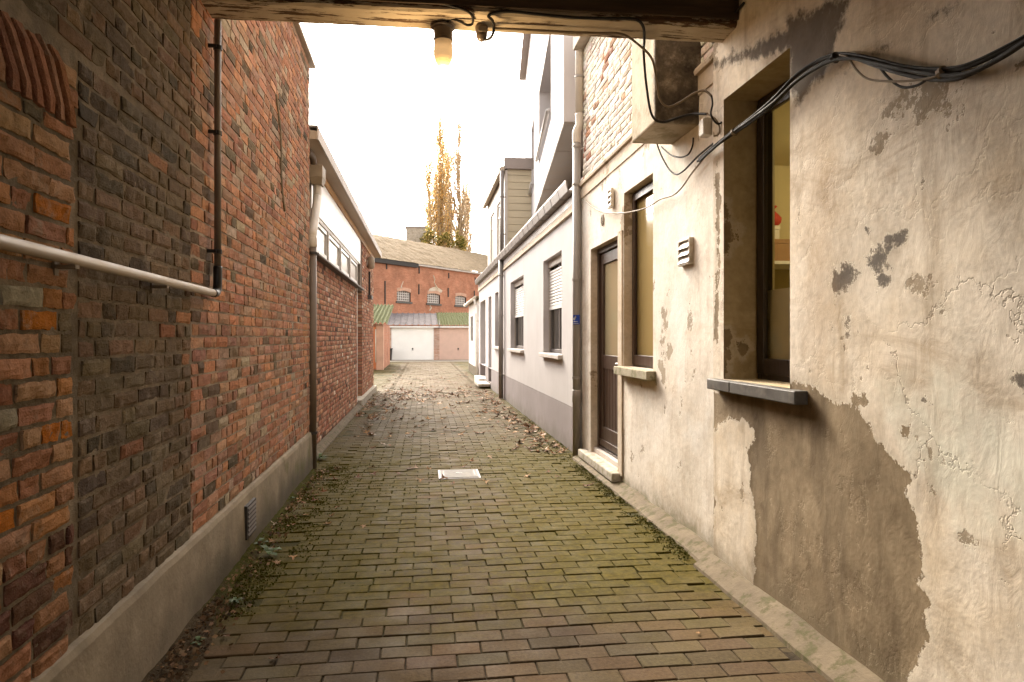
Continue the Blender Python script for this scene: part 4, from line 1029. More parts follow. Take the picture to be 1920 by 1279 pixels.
# box gutter with seams
gx0, gx1 = 1.565, 1.70
g = MB(); ga, gb = 7.42, 21.05
g.prism([(gx0,3.03), (gx0-.012,3.04), (gx0-.012,3.015), (gx0+.012,2.915), (gx1,2.905), (gx1,3.03), (gx1-.01,3.03), (gx1-.01,2.925), (gx0+.02,2.93), (gx0+.006,3.02)], 'y', ga, gb)
gut = obj('gutter', g, M['zinc'], gh)
yy = ga + .45; g = MB()
while yy < gb - .2:
    g = MB(); g.prism([(gx0-.016,3.018), (gx0+.009,2.911), (gx1,2.901), (gx1,2.906), (gx0+.012,2.916), (gx0-.012,3.02)], 'y', yy, yy+.022); yy += .48
    obj('gutter_strap', g, M['zinc_dark'], gut)
g = MB(); g.box(GX-.02, GX+.0, ga, gb, 2.80, 2.904); obj('gutter_board', g, M['fascia'], gh)
# slate roof slope behind the gutter
g = MB(); course = 0
for k in range(14):
    x0 = 1.69 + k*.16; z0 = 2.97 + k*.17
    y = GY0 + (.15 if k % 2 else 0) + .02
    while y < GY1 - .3:
        w = .29; dz = U(0, .006)
        g.hexa([(x0, y, z0+.006+dz), (x0+.2, y, z0+.212+dz), (x0+.2, y+w, z0+.212+dz), (x0, y+w, z0+.006+dz), (x0-.006, y, z0+.018+dz), (x0+.194, y, z0+.222+dz), (x0+.194, y+w, z0+.222+dz), (x0-.006, y+w, z0+.018+dz)]); y += .3
g.quad((1.69,GY0,2.965), (1.69,GY1,2.965), (4.05,GY1,5.47), (4.05,GY0,5.47)); g.quad((4.05,GY0,5.47), (4.05,GY1,5.47), (6.4,GY1,2.97), (6.4,GY0,2.97))
g.poly([(1.69,GY1,2.965), (4.05,GY1,5.47), (6.4,GY1,2.97)]); g.poly([(1.69,GY0,2.965), (6.4,GY0,2.97), (4.05,GY0,5.47)])
obj('slate_roof', g, M['slate'], gh)
# rotated upper storey
ux, uy = math.sin(R(6)), math.cos(R(6))
def UP(t, d, z): return (1.575 + ux*t + uy*d, 7.62 + uy*t - ux*d, z)
ub, ut = 3.74, 8.05; T1 = 10.0
ops = [(1.8, 4.4, 4.36, 5.66), (6.05, 6.98, 4.36, 5.75)]
g = MB(); ts = sorted({0, T1, *[o[0] for o in ops], *[o[1] for o in ops]}); zs = sorted({ub, ut, *[o[2] for o in ops], *[o[3] for o in ops]})
for i in range(len(ts)-1):
    for j in range(len(zs)-1):
        tc, zc_ = (ts[i]+ts[i+1])/2, (zs[j]+zs[j+1])/2
        if any(o[0] < tc < o[1] and o[2] < zc_ < o[3] for o in ops): continue
        g.quad(UP(ts[i],0,zs[j]), UP(ts[i+1],0,zs[j]), UP(ts[i+1],0,zs[j+1]), UP(ts[i],0,zs[j+1]))
for (a, b, c, d) in ops:
    q = .55 if b-a > 2 else .3
    g.quad(UP(a,0,c),UP(a,q,c),UP(a,q,d),UP(a,0,d)); g.quad(UP(b,0,c),UP(b,0,d),UP(b,q,d),UP(b,q,c)); g.quad(UP(a,0,d),UP(a,q,d),UP(b,q,d),UP(b,0,d)); g.quad(UP(a,0,c),UP(b,0,c),UP(b,q,c),UP(a,q,c))
g.quad(UP(0,0,ub),UP(0,0,ut),UP(0,4,ut),UP(0,4,ub)); g.quad(UP(T1,0,ub),UP(T1,4,ub),UP(T1,4,ut),UP(T1,0,ut)); g.quad(UP(0,4,ub),UP(0,4,ut),UP(T1,4,ut),UP(T1,4,ub))
us = obj('upper_storey', g, M['render_grey'], gh)
g = MB()
tt = 0; k = 0
while tt < T1:
    e = min(tt+1.15, T1); g.hexa([UP(tt,.004,ub-.012-.004*(k%2)), UP(e,.004,ub-.012-.004*(k%2)), UP(e,3.9,ub-.012-.004*(k%2)), UP(tt,3.9,ub-.012-.004*(k%2)), UP(tt,.004,ub+.01), UP(e,.004,ub+.01), UP(e,3.9,ub+.01), UP(tt,3.9,ub+.01)]); tt = e; k += 1
obj('soffit', g, M['soffit_brown'], us)
g = MB(); g.hexa([UP(-.1,-.16,ut), UP(T1+.2,-.16,ut), UP(T1+.2,4.1,ut), UP(-.1,4.1,ut), UP(-.1,-.16,ut+.16), UP(T1+.2,-.16,ut+.16), UP(T1+.2,4.1,ut+.16), UP(-.1,4.1,ut+.16)]); obj('flat_roof', g, M['fascia'], us)
for (a, b, c, d) in ops:
    q = .5 if b-a > 2 else .26
    g = MB(); g.hexa([UP(a,q,c), UP(b,q,c), UP(b,q+.04,c), UP(a,q+.04,c), UP(a,q,d), UP(b,q,d), UP(b,q+.04,d), UP(a,q+.04,d)]); obj('window', g, M['glass_dark'], us)
    g = MB(); zz = c + (.10 if b-a > 2 else .04); g.tube([UP(a-.05,-.045,zz), UP(b+.05,-.045,zz)], .032, 12)
    for q in (a+.03, b-.03): g.tube([UP(q,-.045,zz), UP(q,.01,zz)], .012, 8)
    obj('rail', g, M['alu'], us, smooth=True)
# clad dormer
DY0, DY1, DXx = 14.65, 18.75, 1.74
g = MB(); facade(g, DXx, 1, DY0, DY1, 2.98, 4.92, [(15.25, 16.3, 3.24, 4.45, .08), (16.9, 17.95, 3.24, 4.45, .08)], .08); g.quad((DXx,DY1,2.98), (DXx,DY1,4.92), (4,DY1,4.92), (4,DY1,2.98))
dm = obj('dormer', g, M['frame_pale'], gh)
g = MB(); zz = 2.98
while zz < 4.86:
    g.hexa([(DXx+.05, DY0-.022, zz), (4, DY0-.022, zz), (4, DY0+.01, zz), (DXx+.05, DY0+.01, zz), (DXx+.05, DY0-.008, zz+.148), (4, DY0-.008, zz+.148), (4, DY0+.01, zz+.148), (DXx+.05, DY0+.01, zz+.148)]); zz += .152
obj('cladding', g, M['clad'], dm)
g = MB(); g.box(DXx-.01, DXx+.048, DY0-.03, DY0-.001, 2.98, 4.9); obj('corner_board', g, M['sill_pale'], dm)
g = MB(); g.box(DXx-.03, 4.05, DY0-.1, DY1+.1, 4.921, 5.16); obj('dormer_fascia', g, M['fascia'], dm)
g = MB(); g.prism([(DXx-.135,4.84), (DXx-.145,4.93), (DXx-.03,4.97), (DXx-.03,4.86)], 'y', DY0-.12, DY1+.12); obj('dormer_eave', g, M['soffit'], dm)
for (a, b) in ((15.25, 16.3), (16.9, 17.95)):
    g = MB(); frame_rect(g, DXx+.03, DXx+.07, a, b, 3.24, 4.45, .06); g.box(DXx+.03, DXx+.07, a+.06, b-.06, 4.1, 4.15); g.box(DXx+.045, DXx+.055, a+.06, b-.06, 3.3, 4.1); g.box(DXx+.045, DXx+.055, a+.06, b-.06, 4.15, 4.39); obj('dormer_window', g, M['glass_milk'], dm)
dp3 = thing('dormer_downpipe', 'short grey downpipe at the corner of the beige clad dormer', 'downpipe', (1.66, 14.5, 3.03))
g = MB(); g.tube([(1.655, 14.5, 3.03), (1.655, 14.5, 4.86)], .042, 14); obj('pipe', g, M['zinc'], dp3, smooth=True)
for zz in (3.5, 4.3):
    g = MB(); g.lathe((1.655, 14.5, zz), [(.042,-.012), (.049,-.011), (.049,.011), (.042,.012)], 14); g.box(1.655, 1.74, 14.53, 14.545, zz-.01, zz+.01); obj('bracket', g, M['zinc_dark'], dp3)
dp2 = thing('facade_downpipe', 'grey downpipe in front of the third shuttered window of the grey house', 'downpipe', (1.62, 14.35, 0))
g = MB(); g.tube([(1.615, 14.35, 0), (1.615, 14.35, 2.92)], .05, 14); obj('pipe', g, M['pipe_grey'], dp2, smooth=True)
for zz in (.5, 1.75, 2.6):
    g = MB(); g.lathe((1.615, 14.35, zz), [(.05,-.012), (.057,-.011), (.057,.011), (.05,.012)], 14); g.box(1.615, 1.68, 14.38, 14.395, zz-.01, zz+.01); obj('bracket', g, M['pipe_grey'], dp2)
fs = thing('entrance_step', 'low stone slab step at the far doors of the grey house', 'step', (1.55, 18.2, 0))
g = MB(); g.box(1.36, 1.67, 17.2, 18.5, .04, .11); obj('step_slab', g, M['step'], fs, bevel=.008)
g = MB(); g.box(1.42, 1.67, 17.25, 18.45, -.03, .039); obj('step_base', g, M['joint'], fs)
fs = thing('entrance_step', 'pale raised step under the farther door of the grey house', 'step', (1.6, 19.6, 0))
g = MB(); g.box(1.50, 1.88, 18.76, 20.49, -.03, .145); obj('step_slab', g, M['sill_pale'], fs, bevel=.008)

# ================================================================== LOW WHITE OUTBUILDING BEYOND
ob = thing('white_outbuilding', 'low white outbuilding with overhanging eave beyond the grey house', 'outbuilding', (1.72, 24, 0))
g = MB(); facade(g, 1.73, 1, 21.06, 26.5, 0, 2.5, [(22.2, 23.1, .05, 2.1, .08), (24.2, 25.6, 1.15, 2.05, .06)], .08); shell(g, 1.73, 5, 21.06, 26.5, 0, 2.5); obj('wall', g, M['white_paint'], ob)
g = MB(); g.box(1.715, 1.7295, 21.06, 26.5, -.02, .30); obj('base_band', g, M['kerb'], ob)
g = MB(); g.prism([(1.60,2.50), (1.60,2.56), (5.1,3.3), (5.1,3.24)], 'y', 21.06, 26.75); obj('roof', g, M['roof_old'], ob)
g = MB(); g.tube([(1.585,21.07,2.53), (1.585,26.75,2.53)], .05, 10); obj('gutter', g, M['white_plastic'], ob, smooth=True)
g = MB(); g.box(1.79, 1.81, 22.2, 23.1, .05, 2.1); obj('door', g, M['pink_paint'], ob)
g = MB(); g.box(1.77, 1.79, 24.2, 25.6, 1.15, 2.05); obj('window', g, M['glass_dark'], ob)
odp = thing('white_downpipe', 'white downpipe at the near corner of the low white outbuilding', 'downpipe', (1.65, 21.4, 0))
g = MB(); g.tube(spline([(1.585,21.4,2.48), (1.60,21.4,2.36), (1.67,21.4,2.25), (1.675,21.4,2.1)], 4) + [Vector((1.675,21.4,.03))], .042, 12); obj('pipe', g, M['white_paint'], odp, smooth=True)
for zz in (.8, 1.8):
    g = MB(); g.lathe((1.675,21.4,zz), [(.042,-.012), (.05,-.011), (.05,.011), (.042,.012)], 12); obj('bracket', g, M['white_plastic'], odp)

# ================================================================== LEFT BRICK ANNEXE
AX = -1.225
an = thing('brick_annexe', 'low clinker brick annexe with white panel, window strip and overhanging eave', 'annexe', (AX, 11, 0))
AD = (12.85, 13.85, .12, 2.22)
g = MB(); facade(g, AX, -1, 6.86, 16.95, 0, 2.2, [(AD[0], AD[1], 0.0, 2.2, .14)], .14); facade(g, AX, -1, 6.86, 16.95, 2.2, 3.25, [(7.7, 13.4, 2.2, 3.2, .1)], .1); shell(g, AX, -6, 6.86, 16.95, 0, 3.25); obj('mortar_core', g, M['mortar_grey'], an)
CL = [(.42,.21,.135), (.38,.17,.11), (.45,.25,.165), (.33,.15,.10), (.40,.23,.15), (.47,.29,.20)]
def t_cl(y, z):
    k = rnd(); return pick([(.62,.52,.42)]) if k < .035 else pick([(.15,.09,.07)]) if k < .09 else pick(CL)
brick_field('brickwork', an, M['brick_new'], AX, -1, 6.87, AD[0]-.04, .07, 2.19, t_cl, course=.0625, L=.2, joint=.012, hp=.5, proud=.008, amp=.0025, nu=3, nv=2)
brick_field('pier_brickwork', an, M['brick_new'], AX, -1, AD[1], 16.95, .07, 3.22, t_cl, course=.0625, L=.2, joint=.012, hp=.5, proud=.008, amp=.0025, nu=3, nv=2)
g = MB()   # brick return of the doorway, alternating courses
V = []; F = []; C = []
zz = .13
while zz < 2.19:
    c = pick(CL + [(.6,.5,.4)] if rnd() < .3 else CL); n0 = len(V)
    V += [(AX-.14, AD[1]-.006, zz), (AX-.002, AD[1]-.006, zz), (AX-.002, AD[1]-.006, zz+.052), (AX-.14, AD[1]-.006, zz+.052)]; C += [(*c, 1)]*4; F.append((n0, n0+1, n0+2, n0+3)); zz += .0625
mb = MB(); mb.v = V; mb.f = F; obj('brick_return', mb, M['brick_new'], an, attrs={'tint': ('COL', C)})
g = MB(); frame_rect(g, AX-.14, AX-.09, AD[0], AD[1]-.01, .12, 2.19, .06); ad = obj('door', g, M['white_paint'], an)
g = MB(); g.box(AX-.135, AX-.10, AD[0]+.06, AD[1]-.07, .14, 2.13); obj('door_leaf', g, M['frame_pale'], ad)
g = MB(); g.box(AX-.09, AX+.012, AD[0]-.035, AD[0], .1, 2.2); obj('jamb_strip', g, M['white_paint'], ad)
# window strip
wz0, wz1 = 2.235, 2.70; wy0, wy1 = 7.75, 13.0
g = MB(); frame_rect(g, AX-.06, AX+.004, wy0, wy1, wz0, wz1, .05); n4 = 4; w = (wy1-wy0)/n4
for k in range(1, n4): g.box(AX-.06, AX+.006, wy0+k*w-.05, wy0+k*w+.05, wz0+.05, wz1-.05)
ws = obj('window_strip', g, M['frame_pale'], an, bevel=.004)
for k in range(n4):
    a, b = wy0+k*w+.05, wy0+(k+1)*w-.05
    g = MB(); frame_rect(g, AX-.05, AX-.008, a+.01, b-.01, wz0+.055, wz1-.055, .045); sf = obj('sash', g, M['alu'], ws)
    g = MB(); g.box(AX-.034, AX-.03, a+.04, b-.04, wz0+.08, wz1-.08); obj('pane', g, M['glass_milk'], ws)
g = MB(); g.prism([(AX-.05,2.20), (AX+.09,2.19), (AX+.095,2.205), (AX+.09,2.215), (AX-.05,2.234)], 'y', 7.62, 13.35); obj('window_sill', g, M['bluestone'], ws)
g = MB(); g.box(AX-.03, AX+.012, 7.65, 13.4, 2.702, 3.16); obj('white_panel', g, M['panel_white'], an, bevel=.003)
g = MB(); g.box(AX-.03, AX+.03, 6.9, 16.95, 3.162, 3.245); obj('eave_batten', g, M['batten'], an)
g = MB(); g.prism([(AX-.02,3.246), (AX+.17,3.262), (AX+.175,3.34), (AX-.02,3.36)], 'y', 6.95, 17.15); ev = obj('eave', g, M['soffit'], an)
g = MB(); g.prism([(AX+.176,3.255), (AX+.19,3.255), (AX+.19,3.375), (AX+.176,3.375)], 'y', 6.94, 17.16); obj('fascia_board', g, M['sill_pale'], ev)
g = MB(); g.box(-6, AX+.18, 6.95, 17.15, 3.376, 3.40); obj('roof', g, M['zinc_dark'], an)
stp = thing('side_step', 'low stone step at the side door of the brick annexe', 'step', (AX+.05, 14.5, 0))
g = MB(); g.box(AX-.13, AX+.085, 12.88, 16.9, -.02, .13); obj('step_slab', g, M['step'], stp, bevel=.008)
# downpipe
ldp = thing('brown_downpipe', 'brown downpipe with pale bent top and hopper in the corner of the left brick walls', 'downpipe', (-1.098, 6.965, 0))
bx, byy = -1.098, 6.965
g = MB(); g.tube([(bx, byy, 0), (bx, byy, 2.22)], .042, 18); obj('lower_pipe', g, M['pipe_taupe'], ldp, smooth=True)
g = MB(); g.tube(spline([(bx, byy, 2.20), (bx, byy, 2.30), (bx, byy+.06, 2.38), (bx-.03, byy+.50, 2.74), (bx-.04, byy+.58, 2.82), (bx-.04, byy+.60, 2.95)], 6), .044, 18); obj('bend_pipe', g, M['pipe_pale'], ldp, smooth=True)
bx -= .045
g = MB(); g.hexa([(bx-.05,byy+.53,2.93), (bx+.06,byy+.53,2.93), (bx+.06,byy+.67,2.93), (bx-.05,byy+.67,2.93), (bx-.07,byy+.48,3.0), (bx+.075,byy+.48,3.0), (bx+.075,byy+.72,3.0), (bx-.07,byy+.72,3.0)]); g.box(bx-.07, bx+.075, byy+.48, byy+.72, 3.001, 3.13); obj('hopper', g, M['pipe_cream'], ldp, bevel=.004)
g = MB(); g.tube(spline([(bx-.02, byy+.55, 3.10), (bx-.02, byy+.45, 3.19), (bx-.05, byy+.3, 3.22)], 5), .035, 12); obj('spout', g, M['pipe_taupe'], ldp, smooth=True)
bx += .045
for zz in (.35, 2.13):
    g = MB(); g.lathe((bx, byy, zz), [(.043,-.014), (.051,-.013), (.051,.013), (.043,.014)], 18); g.box(bx-.09, bx, byy-.008, byy+.008, zz-.01, zz+.01); obj('bracket', g, M['iron'], ldp)
g = MB(); g.lathe((bx, byy, 2.24), [(.044,-.05), (.049,-.045), (.049,.045), (.044,.05)], 18); obj('coupling', g, M['pipe_pale'], ldp, smooth=True)
# wall lamp and letter box on the annexe pier
p = at(689, 493, X=AX+.02); wl = thing('wall_lamp', 'cream wall lamp on the end pier of the brick annexe', 'wall lamp', tuple(p))
g = MB(); g.box(AX, AX+.04, p.y-.06, p.y+.06, p.z-.06, p.z+.06); obj('back_plate', g, M['frame_pale'], wl)
g = MB(); g.lathe((AX+.09, p.y, p.z), [(.05,-.13), (.075,-.11), (.085,.0), (.075,.11), (.05,.13)], 14); obj('lamp_cover', g, M['pipe_cream'], wl, smooth=True)
p = at(692, 556, X=AX+.02); wb = thing('wall_bracket', 'small dark bracket box below the cream lamp on the annexe pier', 'bracket', tuple(p))
g = MB(); g.box(AX, AX+.09, p.y-.2, p.y+.2, p.z-.06, p.z+.02); obj('bracket_box', g, M['bluestone'], wb, bevel=.005)
g = MB(); g.tube([(AX+.03, p.y, p.z+.02), (AX+.03, p.y, p.z+.55)], .022, 8); obj('conduit', g, M['iron'], wb)

# ================================================================== FAR YARD: OUTHOUSE, GARAGES, WAREHOUSE
def corrugated(mb, x0, x1, ya, za, yb, zb, pitch=.15, amp=.028, flat=False):
    n_ = int((x1-x0)/pitch*6); rows = 5
    n0 = len(mb.v)
    for j in range(rows+1):
        t = j/rows; y = ya + (yb-ya)*t; z = za + (zb-za)*t
        for i in range(n_+1):
            x = x0 + (x1-x0)*i/n_; ph = (x/pitch) % 1
            h = amp*math.cos(2*math.pi*ph) if not flat else (amp if ph < .15 else 0)
            mb.v.append((x, y, z + h - .012*(j == 0)))
    for j in range(rows):
        for i in range(n_): mb.f.append((n0+j*(n_+1)+i, n0+j*(n_+1)+i+1, n0+(j+1)*(n_+1)+i+1, n0+(j+1)*(n_+1)+i))
    return mb
def uvwall(name, mat, parent, quads):
    """flat brick faces: quads of (corner, along, up, width, height) with uv in metres"""
    mb = MB(); uvs = []
    for (c, a, u, w, h) in quads:
        c, a, u = Vector(c), Vector(a), Vector(u); mb.quad(c, c+a*w, c+a*w+u*h, c+u*h); off = rnd()*3
        uvs += [(off, c.z), (off+w, c.z), (off+w, c.z+h), (off, c.z+h)]
    o = obj(name, mb, mat, parent); uv = o.data.uv_layers.new(name='uv')
    for i, l in enumerate(o.data.loops): uv.data[i].uv = uvs[l.vertex_index]
    return o
GZ = 38.7
def gx(px): return at(px, 640, line=((-10, GZ), (10, GZ))).x
e0, w0, w1, m1, k0, k1 = gx(727), gx(735.5), gx(811.5), gx(824), gx(825.5), gx(876)
Zt = at(770, 614, line=((-10, GZ), (10, GZ))).z; Ze = at(770, 611, line=((-10, GZ), (10, GZ))).z
def garage(label, x0, d0, d1, x1, dm, rm, flat, yb, zb):
    t = thing('garage', label, 'garage', ((x0+x1)/2, GZ, 0))
    qs = [((x0,GZ,-.05), (1,0,0), (0,0,1), d0-x0, Zt+.1), ((d1,GZ,-.05), (1,0,0), (0,0,1), x1-d1, Zt+.1), ((x0,44,0), (0,-1,0), (0,0,1), 44-GZ, Zt+.1), ((x1,GZ,0), (0,1,0), (0,0,1), 44-GZ, Zt+.1), ((d0,GZ,Zt-.02), (1,0,0), (0,0,1), d1-d0, .12)]
    uvwall('wall', M['brick_pale'], t, qs)
    g = MB(); k = 18 if not flat else 8; w = (d1-d0)/k; zt = Zt-.03
    for i in range(k): g.box(d0+i*w+.004, d0+(i+1)*w-.004, GZ+.02, GZ+.05, .02, zt)
    g.box(d0, d1, GZ+.03, GZ+.06, .02, zt); dd = obj('door', g, dm, t)
    xm = (d0+d1)/2
    g = MB(); g.box(xm-.04, xm+.04, GZ+.005, GZ+.019, .60, .68); g.tube([(xm-.05, GZ, .57), (xm+.05, GZ, .57)], .012, 8); obj('handle', g, M['iron'], dd)
    g = MB(); g.box(d0-.05, d0, GZ-.01, GZ+.06, .0, Zt); g.box(d1, d1+.05, GZ-.01, GZ+.06, .0, Zt); g.box(d0-.05, d1+.05, GZ-.01, GZ+.06, Zt-.03, Zt+.02); obj('door_frame', g, M['white_paint'] if flat else M['pink_paint'], dd)
    g = MB(); corrugated(g, x0-.08, x1+.04, GZ-.25, Ze+.05, yb, zb, .16 if not flat else .34, .035 if not flat else .055, flat); rf = obj('roof', g, rm, t, smooth=not flat)
    g = MB(); g.box(x0-.05, x1+.02, GZ-.22, GZ-.01, Ze-.10, Ze-.02); obj('eave_board', g, M['white_paint'], rf)
    return t
garage('garage with a white up and over door and grey sheet roof', e0, w0, w1, m1-.005, M['garage_white'], M['roof_grey'], True, 44.0, at(770, 588, zc=43.9).z)
garage('garage with a pinkish door and mossy corrugated roof', m1, k0, k1+.5, k1+.8, M['pink_paint'], M['roof_moss'], False, 44.0, at(770, 586, zc=43.9).z)
g = MB(); oy = 27.6
A = at(702, 690, line=((-10,oy),(10,oy))); B = at(724, 690, line=((-10,oy),(10,oy))); Zo = at(710, 608, line=((-10,oy),(10,oy))).z
oh = thing('brick_outhouse', 'small orange outhouse with mossy corrugated roof left of the garages', 'outhouse', (A.x, oy, 0))
Bx = at(717, 690, line=((-10,oy),(10,oy))).x
uvwall('wall', M['brick_far'], oh, [((A.x-3,oy,-.05), (1,0,0), (0,0,1), Bx-A.x+3, Zo+.05), ((Bx,oy,-.05), (0,1,0), (0,0,1), 6, Zo+.05), ((A.x-3,oy+6,-.05), (0,-1,0), (0,0,1), 6, Zo+.05)])
g = MB(); g.box(Bx-.24, Bx+.04, oy-.05, oy+.4, -.05, Zo); obj('corner_pier', g, M['plaster_pink'], oh, bevel=.01)
g = MB(); g.box(A.x-.9, Bx-.25, oy-.03, oy-.001, .05, Zo-.12); obj('door', g, M['orange_door'], oh)
g = MB(); g.tube([(A.x+.05, oy-.05, .3), (A.x+.05, oy-.05, Zo-.2)], .02, 8); obj('conduit', g, M['white_plastic'], oh, smooth=True)
g = MB(); corrugated(g, A.x-3.2, at(727, 600, line=((-10,oy),(10,oy))).x, oy-.3, at(710, 606, zc=27.5).z, oy+6, at(710, 572, zc=33.5).z, .17, .04); obj('roof', g, M['roof_moss'], oh, smooth=True)
p = at(727, 660, zc=37.5)
bn = thing('refuse_bin', 'dark refuse bin standing left of the white garage door', 'bin', (p.x+.08, 38.2, 0))
g = MB(); g.hexa([(p.x-.1,38.0,.02), (p.x+.2,38.0,.02), (p.x+.2,38.4,.02), (p.x-.1,38.4,.02), (p.x-.14,37.95,.62), (p.x+.24,37.95,.62), (p.x+.24,38.45,.62), (p.x-.14,38.45,.62)]); obj('bin_body', g, M['bin'], bn, bevel=.01)
g = MB(); g.box(p.x-.16, p.x+.26, 37.92, 38.47, .622, .68); obj('bin_lid', g, M['bin'], bn, bevel=.01)

# warehouse on a slanting line
WA = Vector((-3.34, 46.8)); WB = Vector((4.86, 56.9))
wd = (WB-WA).normalized(); wn = Vector((-wd.y, wd.x))
L0 = WA - wd*9; L1 = WB + wd*12; ELv = at(700, 487, line=(tuple(WA), tuple(WB))).z; ER = at(905, 515, line=(tuple(WA), tuple(WB))).z; EZ = (ELv+ER)/2
ware = thing('brick_warehouse', 'long red brick warehouse with barred windows and weathered roof behind the garages', 'warehouse', (WA.x, WA.y, 0))
def WP(s_, d, z): q = L0 + wd*s_ + wn*d; return Vector((q.x, q.y, z))
LEN = (L1-L0).length
def ws_(px, py):
    p = at(px, py, line=(tuple(WA), tuple(WB))); return (Vector((p.x, p.y)) - L0).dot(wd), p.z
wq = []
wnd = []
for (x0, x1, yt, yb_) in ((744, 770, 543, 565), (801, 825, 547, 569), (853.5, 874, 552, 573)):
    a, z1 = ws_(x0, yt); b, _ = ws_(x1, yt); _, z0 = ws_((x0+x1)/2, yb_); wnd.append((a, b, z0, z1))
tops = sum(w[3] for w in wnd)/3; bots = sum(w[2] for w in wnd)/3
cuts = [0] + [q for w in wnd for q in (w[0], w[1])] + [LEN]
A3, U3 = Vector((wd.x, wd.y, 0)), Vector((0,0,1))
qs = []
for i in range(0, len(cuts), 2): qs.append((WP(cuts[i],0,-.05), A3, U3, cuts[i+1]-cuts[i], EZ+.05))
for w in wnd: qs += [(WP(w[0],0,-.05), A3, U3, w[1]-w[0], bots+.05), (WP(w[0],0,tops), A3, U3, w[1]-w[0], EZ-tops)]
qs += [(WP(LEN,0,-.05), Vector((wn.x,wn.y,0)), U3, 14, EZ+.05), (WP(0,14,-.05), Vector((-wn.x,-wn.y,0)), U3, 14, EZ+.05), (WP(LEN,14,-.05), -A3, U3, LEN, EZ+.05)]
wwall = uvwall('wall', M['brick_far'], ware, qs)
def wbox(mb, s0, s1, d0, d1, z0, z1):
    mb.hexa([WP(s0,d0,z0), WP(s1,d0,z0), WP(s1,d1,z0), WP(s0,d1,z0), WP(s0,d0,z1), WP(s1,d0,z1), WP(s1,d1,z1), WP(s0,d1,z1)]); return mb
for (a, b, _, _) in wnd:
    z0, z1 = bots, tops
    g = MB(); k = 6; r = 4; hh = z1-z0-.12
    for i in range(k+1): q = a+.06+(b-a-.12)*i/k; wbox(g, q-.035, q+.035, .10, .15, z0+.04, z1)
    for j in range(r+1): q = z0+.06+hh*j/r; wbox(g, a+.02, b-.02, .105, .145, q-.03, q+.03)
    w = obj('window', g, M['sill_pale'], ware)
    g = MB(); wbox(g, a, b, .17, .2, z0, z1); obj('glass', g, M['glass_dusty'], w)
    g = MB(); wbox(g, a-.12, b+.12, -.08, .1, z0-.14, z0-.01); obj('window_sill', g, M['bluestone'], w)
    g = MB(); m = 8
    for i in range(m):
        t0, t1 = i/m, (i+1)/m; f = lambda t: .12*(1-(2*t-1)**2)
        g.hexa([WP(a+(b-a)*t0,-.03,z1-.18+f(t0)), WP(a+(b-a)*t1,-.03,z1-.18+f(t1)), WP(a+(b-a)*t1,.16,z1-.18+f(t1)), WP(a+(b-a)*t0,.16,z1-.18+f(t0)), WP(a+(b-a)*t0,-.03,z1+.1+f(t0)*.5), WP(a+(b-a)*t1,-.03,z1+.1+f(t1)*.5), WP(a+(b-a)*t1,.16,z1+.1+f(t1)*.5), WP(a+(b-a)*t0,.16,z1+.1+f(t0)*.5)])
    obj('window_arch', g, M['orange_door'] if False else M['brick_arch'] if 'brick_arch' in M else M['plaster_pink'], w)
    g = MB(); wbox(g, a, a+.001, 0, .17, z0, z1); wbox(g, b-.001, b, 0, .17, z0, z1); obj('reveal', g, M['iron'], w)
for (px, y0, y1) in ((724.5, 495, 505), (721.5, 527, 580), (785.5, 500, 513), (785, 533, 552), (841, 512, 522), (840, 540, 557), (890.5, 520, 530), (889, 545, 556)):
    s_, z1 = ws_(px, y0); _, z0 = ws_(px, y1); g = MB(); wbox(g, s_-.05, s_+.05, -.05, -.002, z0, z1); obj('wall_anchor', g, M['iron'], ware)
# pale cracks and patches above the windows
def crackline(pts, r):
    g = MB(); q = []
    for (x, y) in pts:
        s_, z = ws_(x, y); q.append(WP(s_, -.0, z))
    g.tube(q, r, 5); obj('pale_crack', g, M['plaster_trim'], ware)
crackline([(812,516),(815,524),(814,530),(817,536),(820,542)], [.04,.05,.04,.06,.09]); crackline([(806,573),(808,578),(805,583)], [.06,.07,.04]); crackline([(756,528),(753,535),(752,540)], [.03,.03,.07])
s_, z_ = ws_(812, 543); g = MB(); 
pts = []
for (x, y) in ((803,546),(806,541),(814,538),(822,540),(829,545),(827,549),(818,545),(808,546)):
    a_, b_ = ws_(x, y); pts.append(WP(a_, -.035, b_))
g.poly(pts); n0 = len(g.v)
g.poly([Vector(p) + Vector((wn.x,wn.y,0))*.034 for p in pts][::-1]); obj('mortar_patch', g, M['plaster_trim'], ware)
# gutter, roof
s1, _ = ws_(780, 500)
g = MB(); wbox(g, 0, s1, -.25, -.002, EZ-.18, EZ+.12); obj('dark_gutter', g, M['iron'], ware)
g = MB(); wbox(g, s1+.05, LEN, -.22, -.002, EZ-.02, EZ+.12); obj('pale_eave', g, M['sill_pale'], ware)
g = MB(); NS, ND = 120, 14; RD, RH = 8.5, 3.35
for i in range(NS+1):
    for j in range(ND+1):
        t = j/ND; s_ = LEN*i/NS
        z = EZ + .13 + RH*(1-(1-t)**1.25) + mnoise.noise(Vector((s_*1.3, t*9, 2)))*.10 + mnoise.noise(Vector((s_*5, t*30, 2)))*.05
        g.v.append(tuple(WP(s_, -.3+RD*t, z)))
for i in range(NS):
    for j in range(ND): g.f.append((i*(ND+1)+j, (i+1)*(ND+1)+j, (i+1)*(ND+1)+j+1, i*(ND+1)+j+1))
g.quad(WP(0,RD-.3,EZ+.13+RH), WP(LEN,RD-.3,EZ+.13+RH), WP(LEN,16,EZ), WP(0,16,EZ))
obj('roof', g, M['roof_old'], ware)
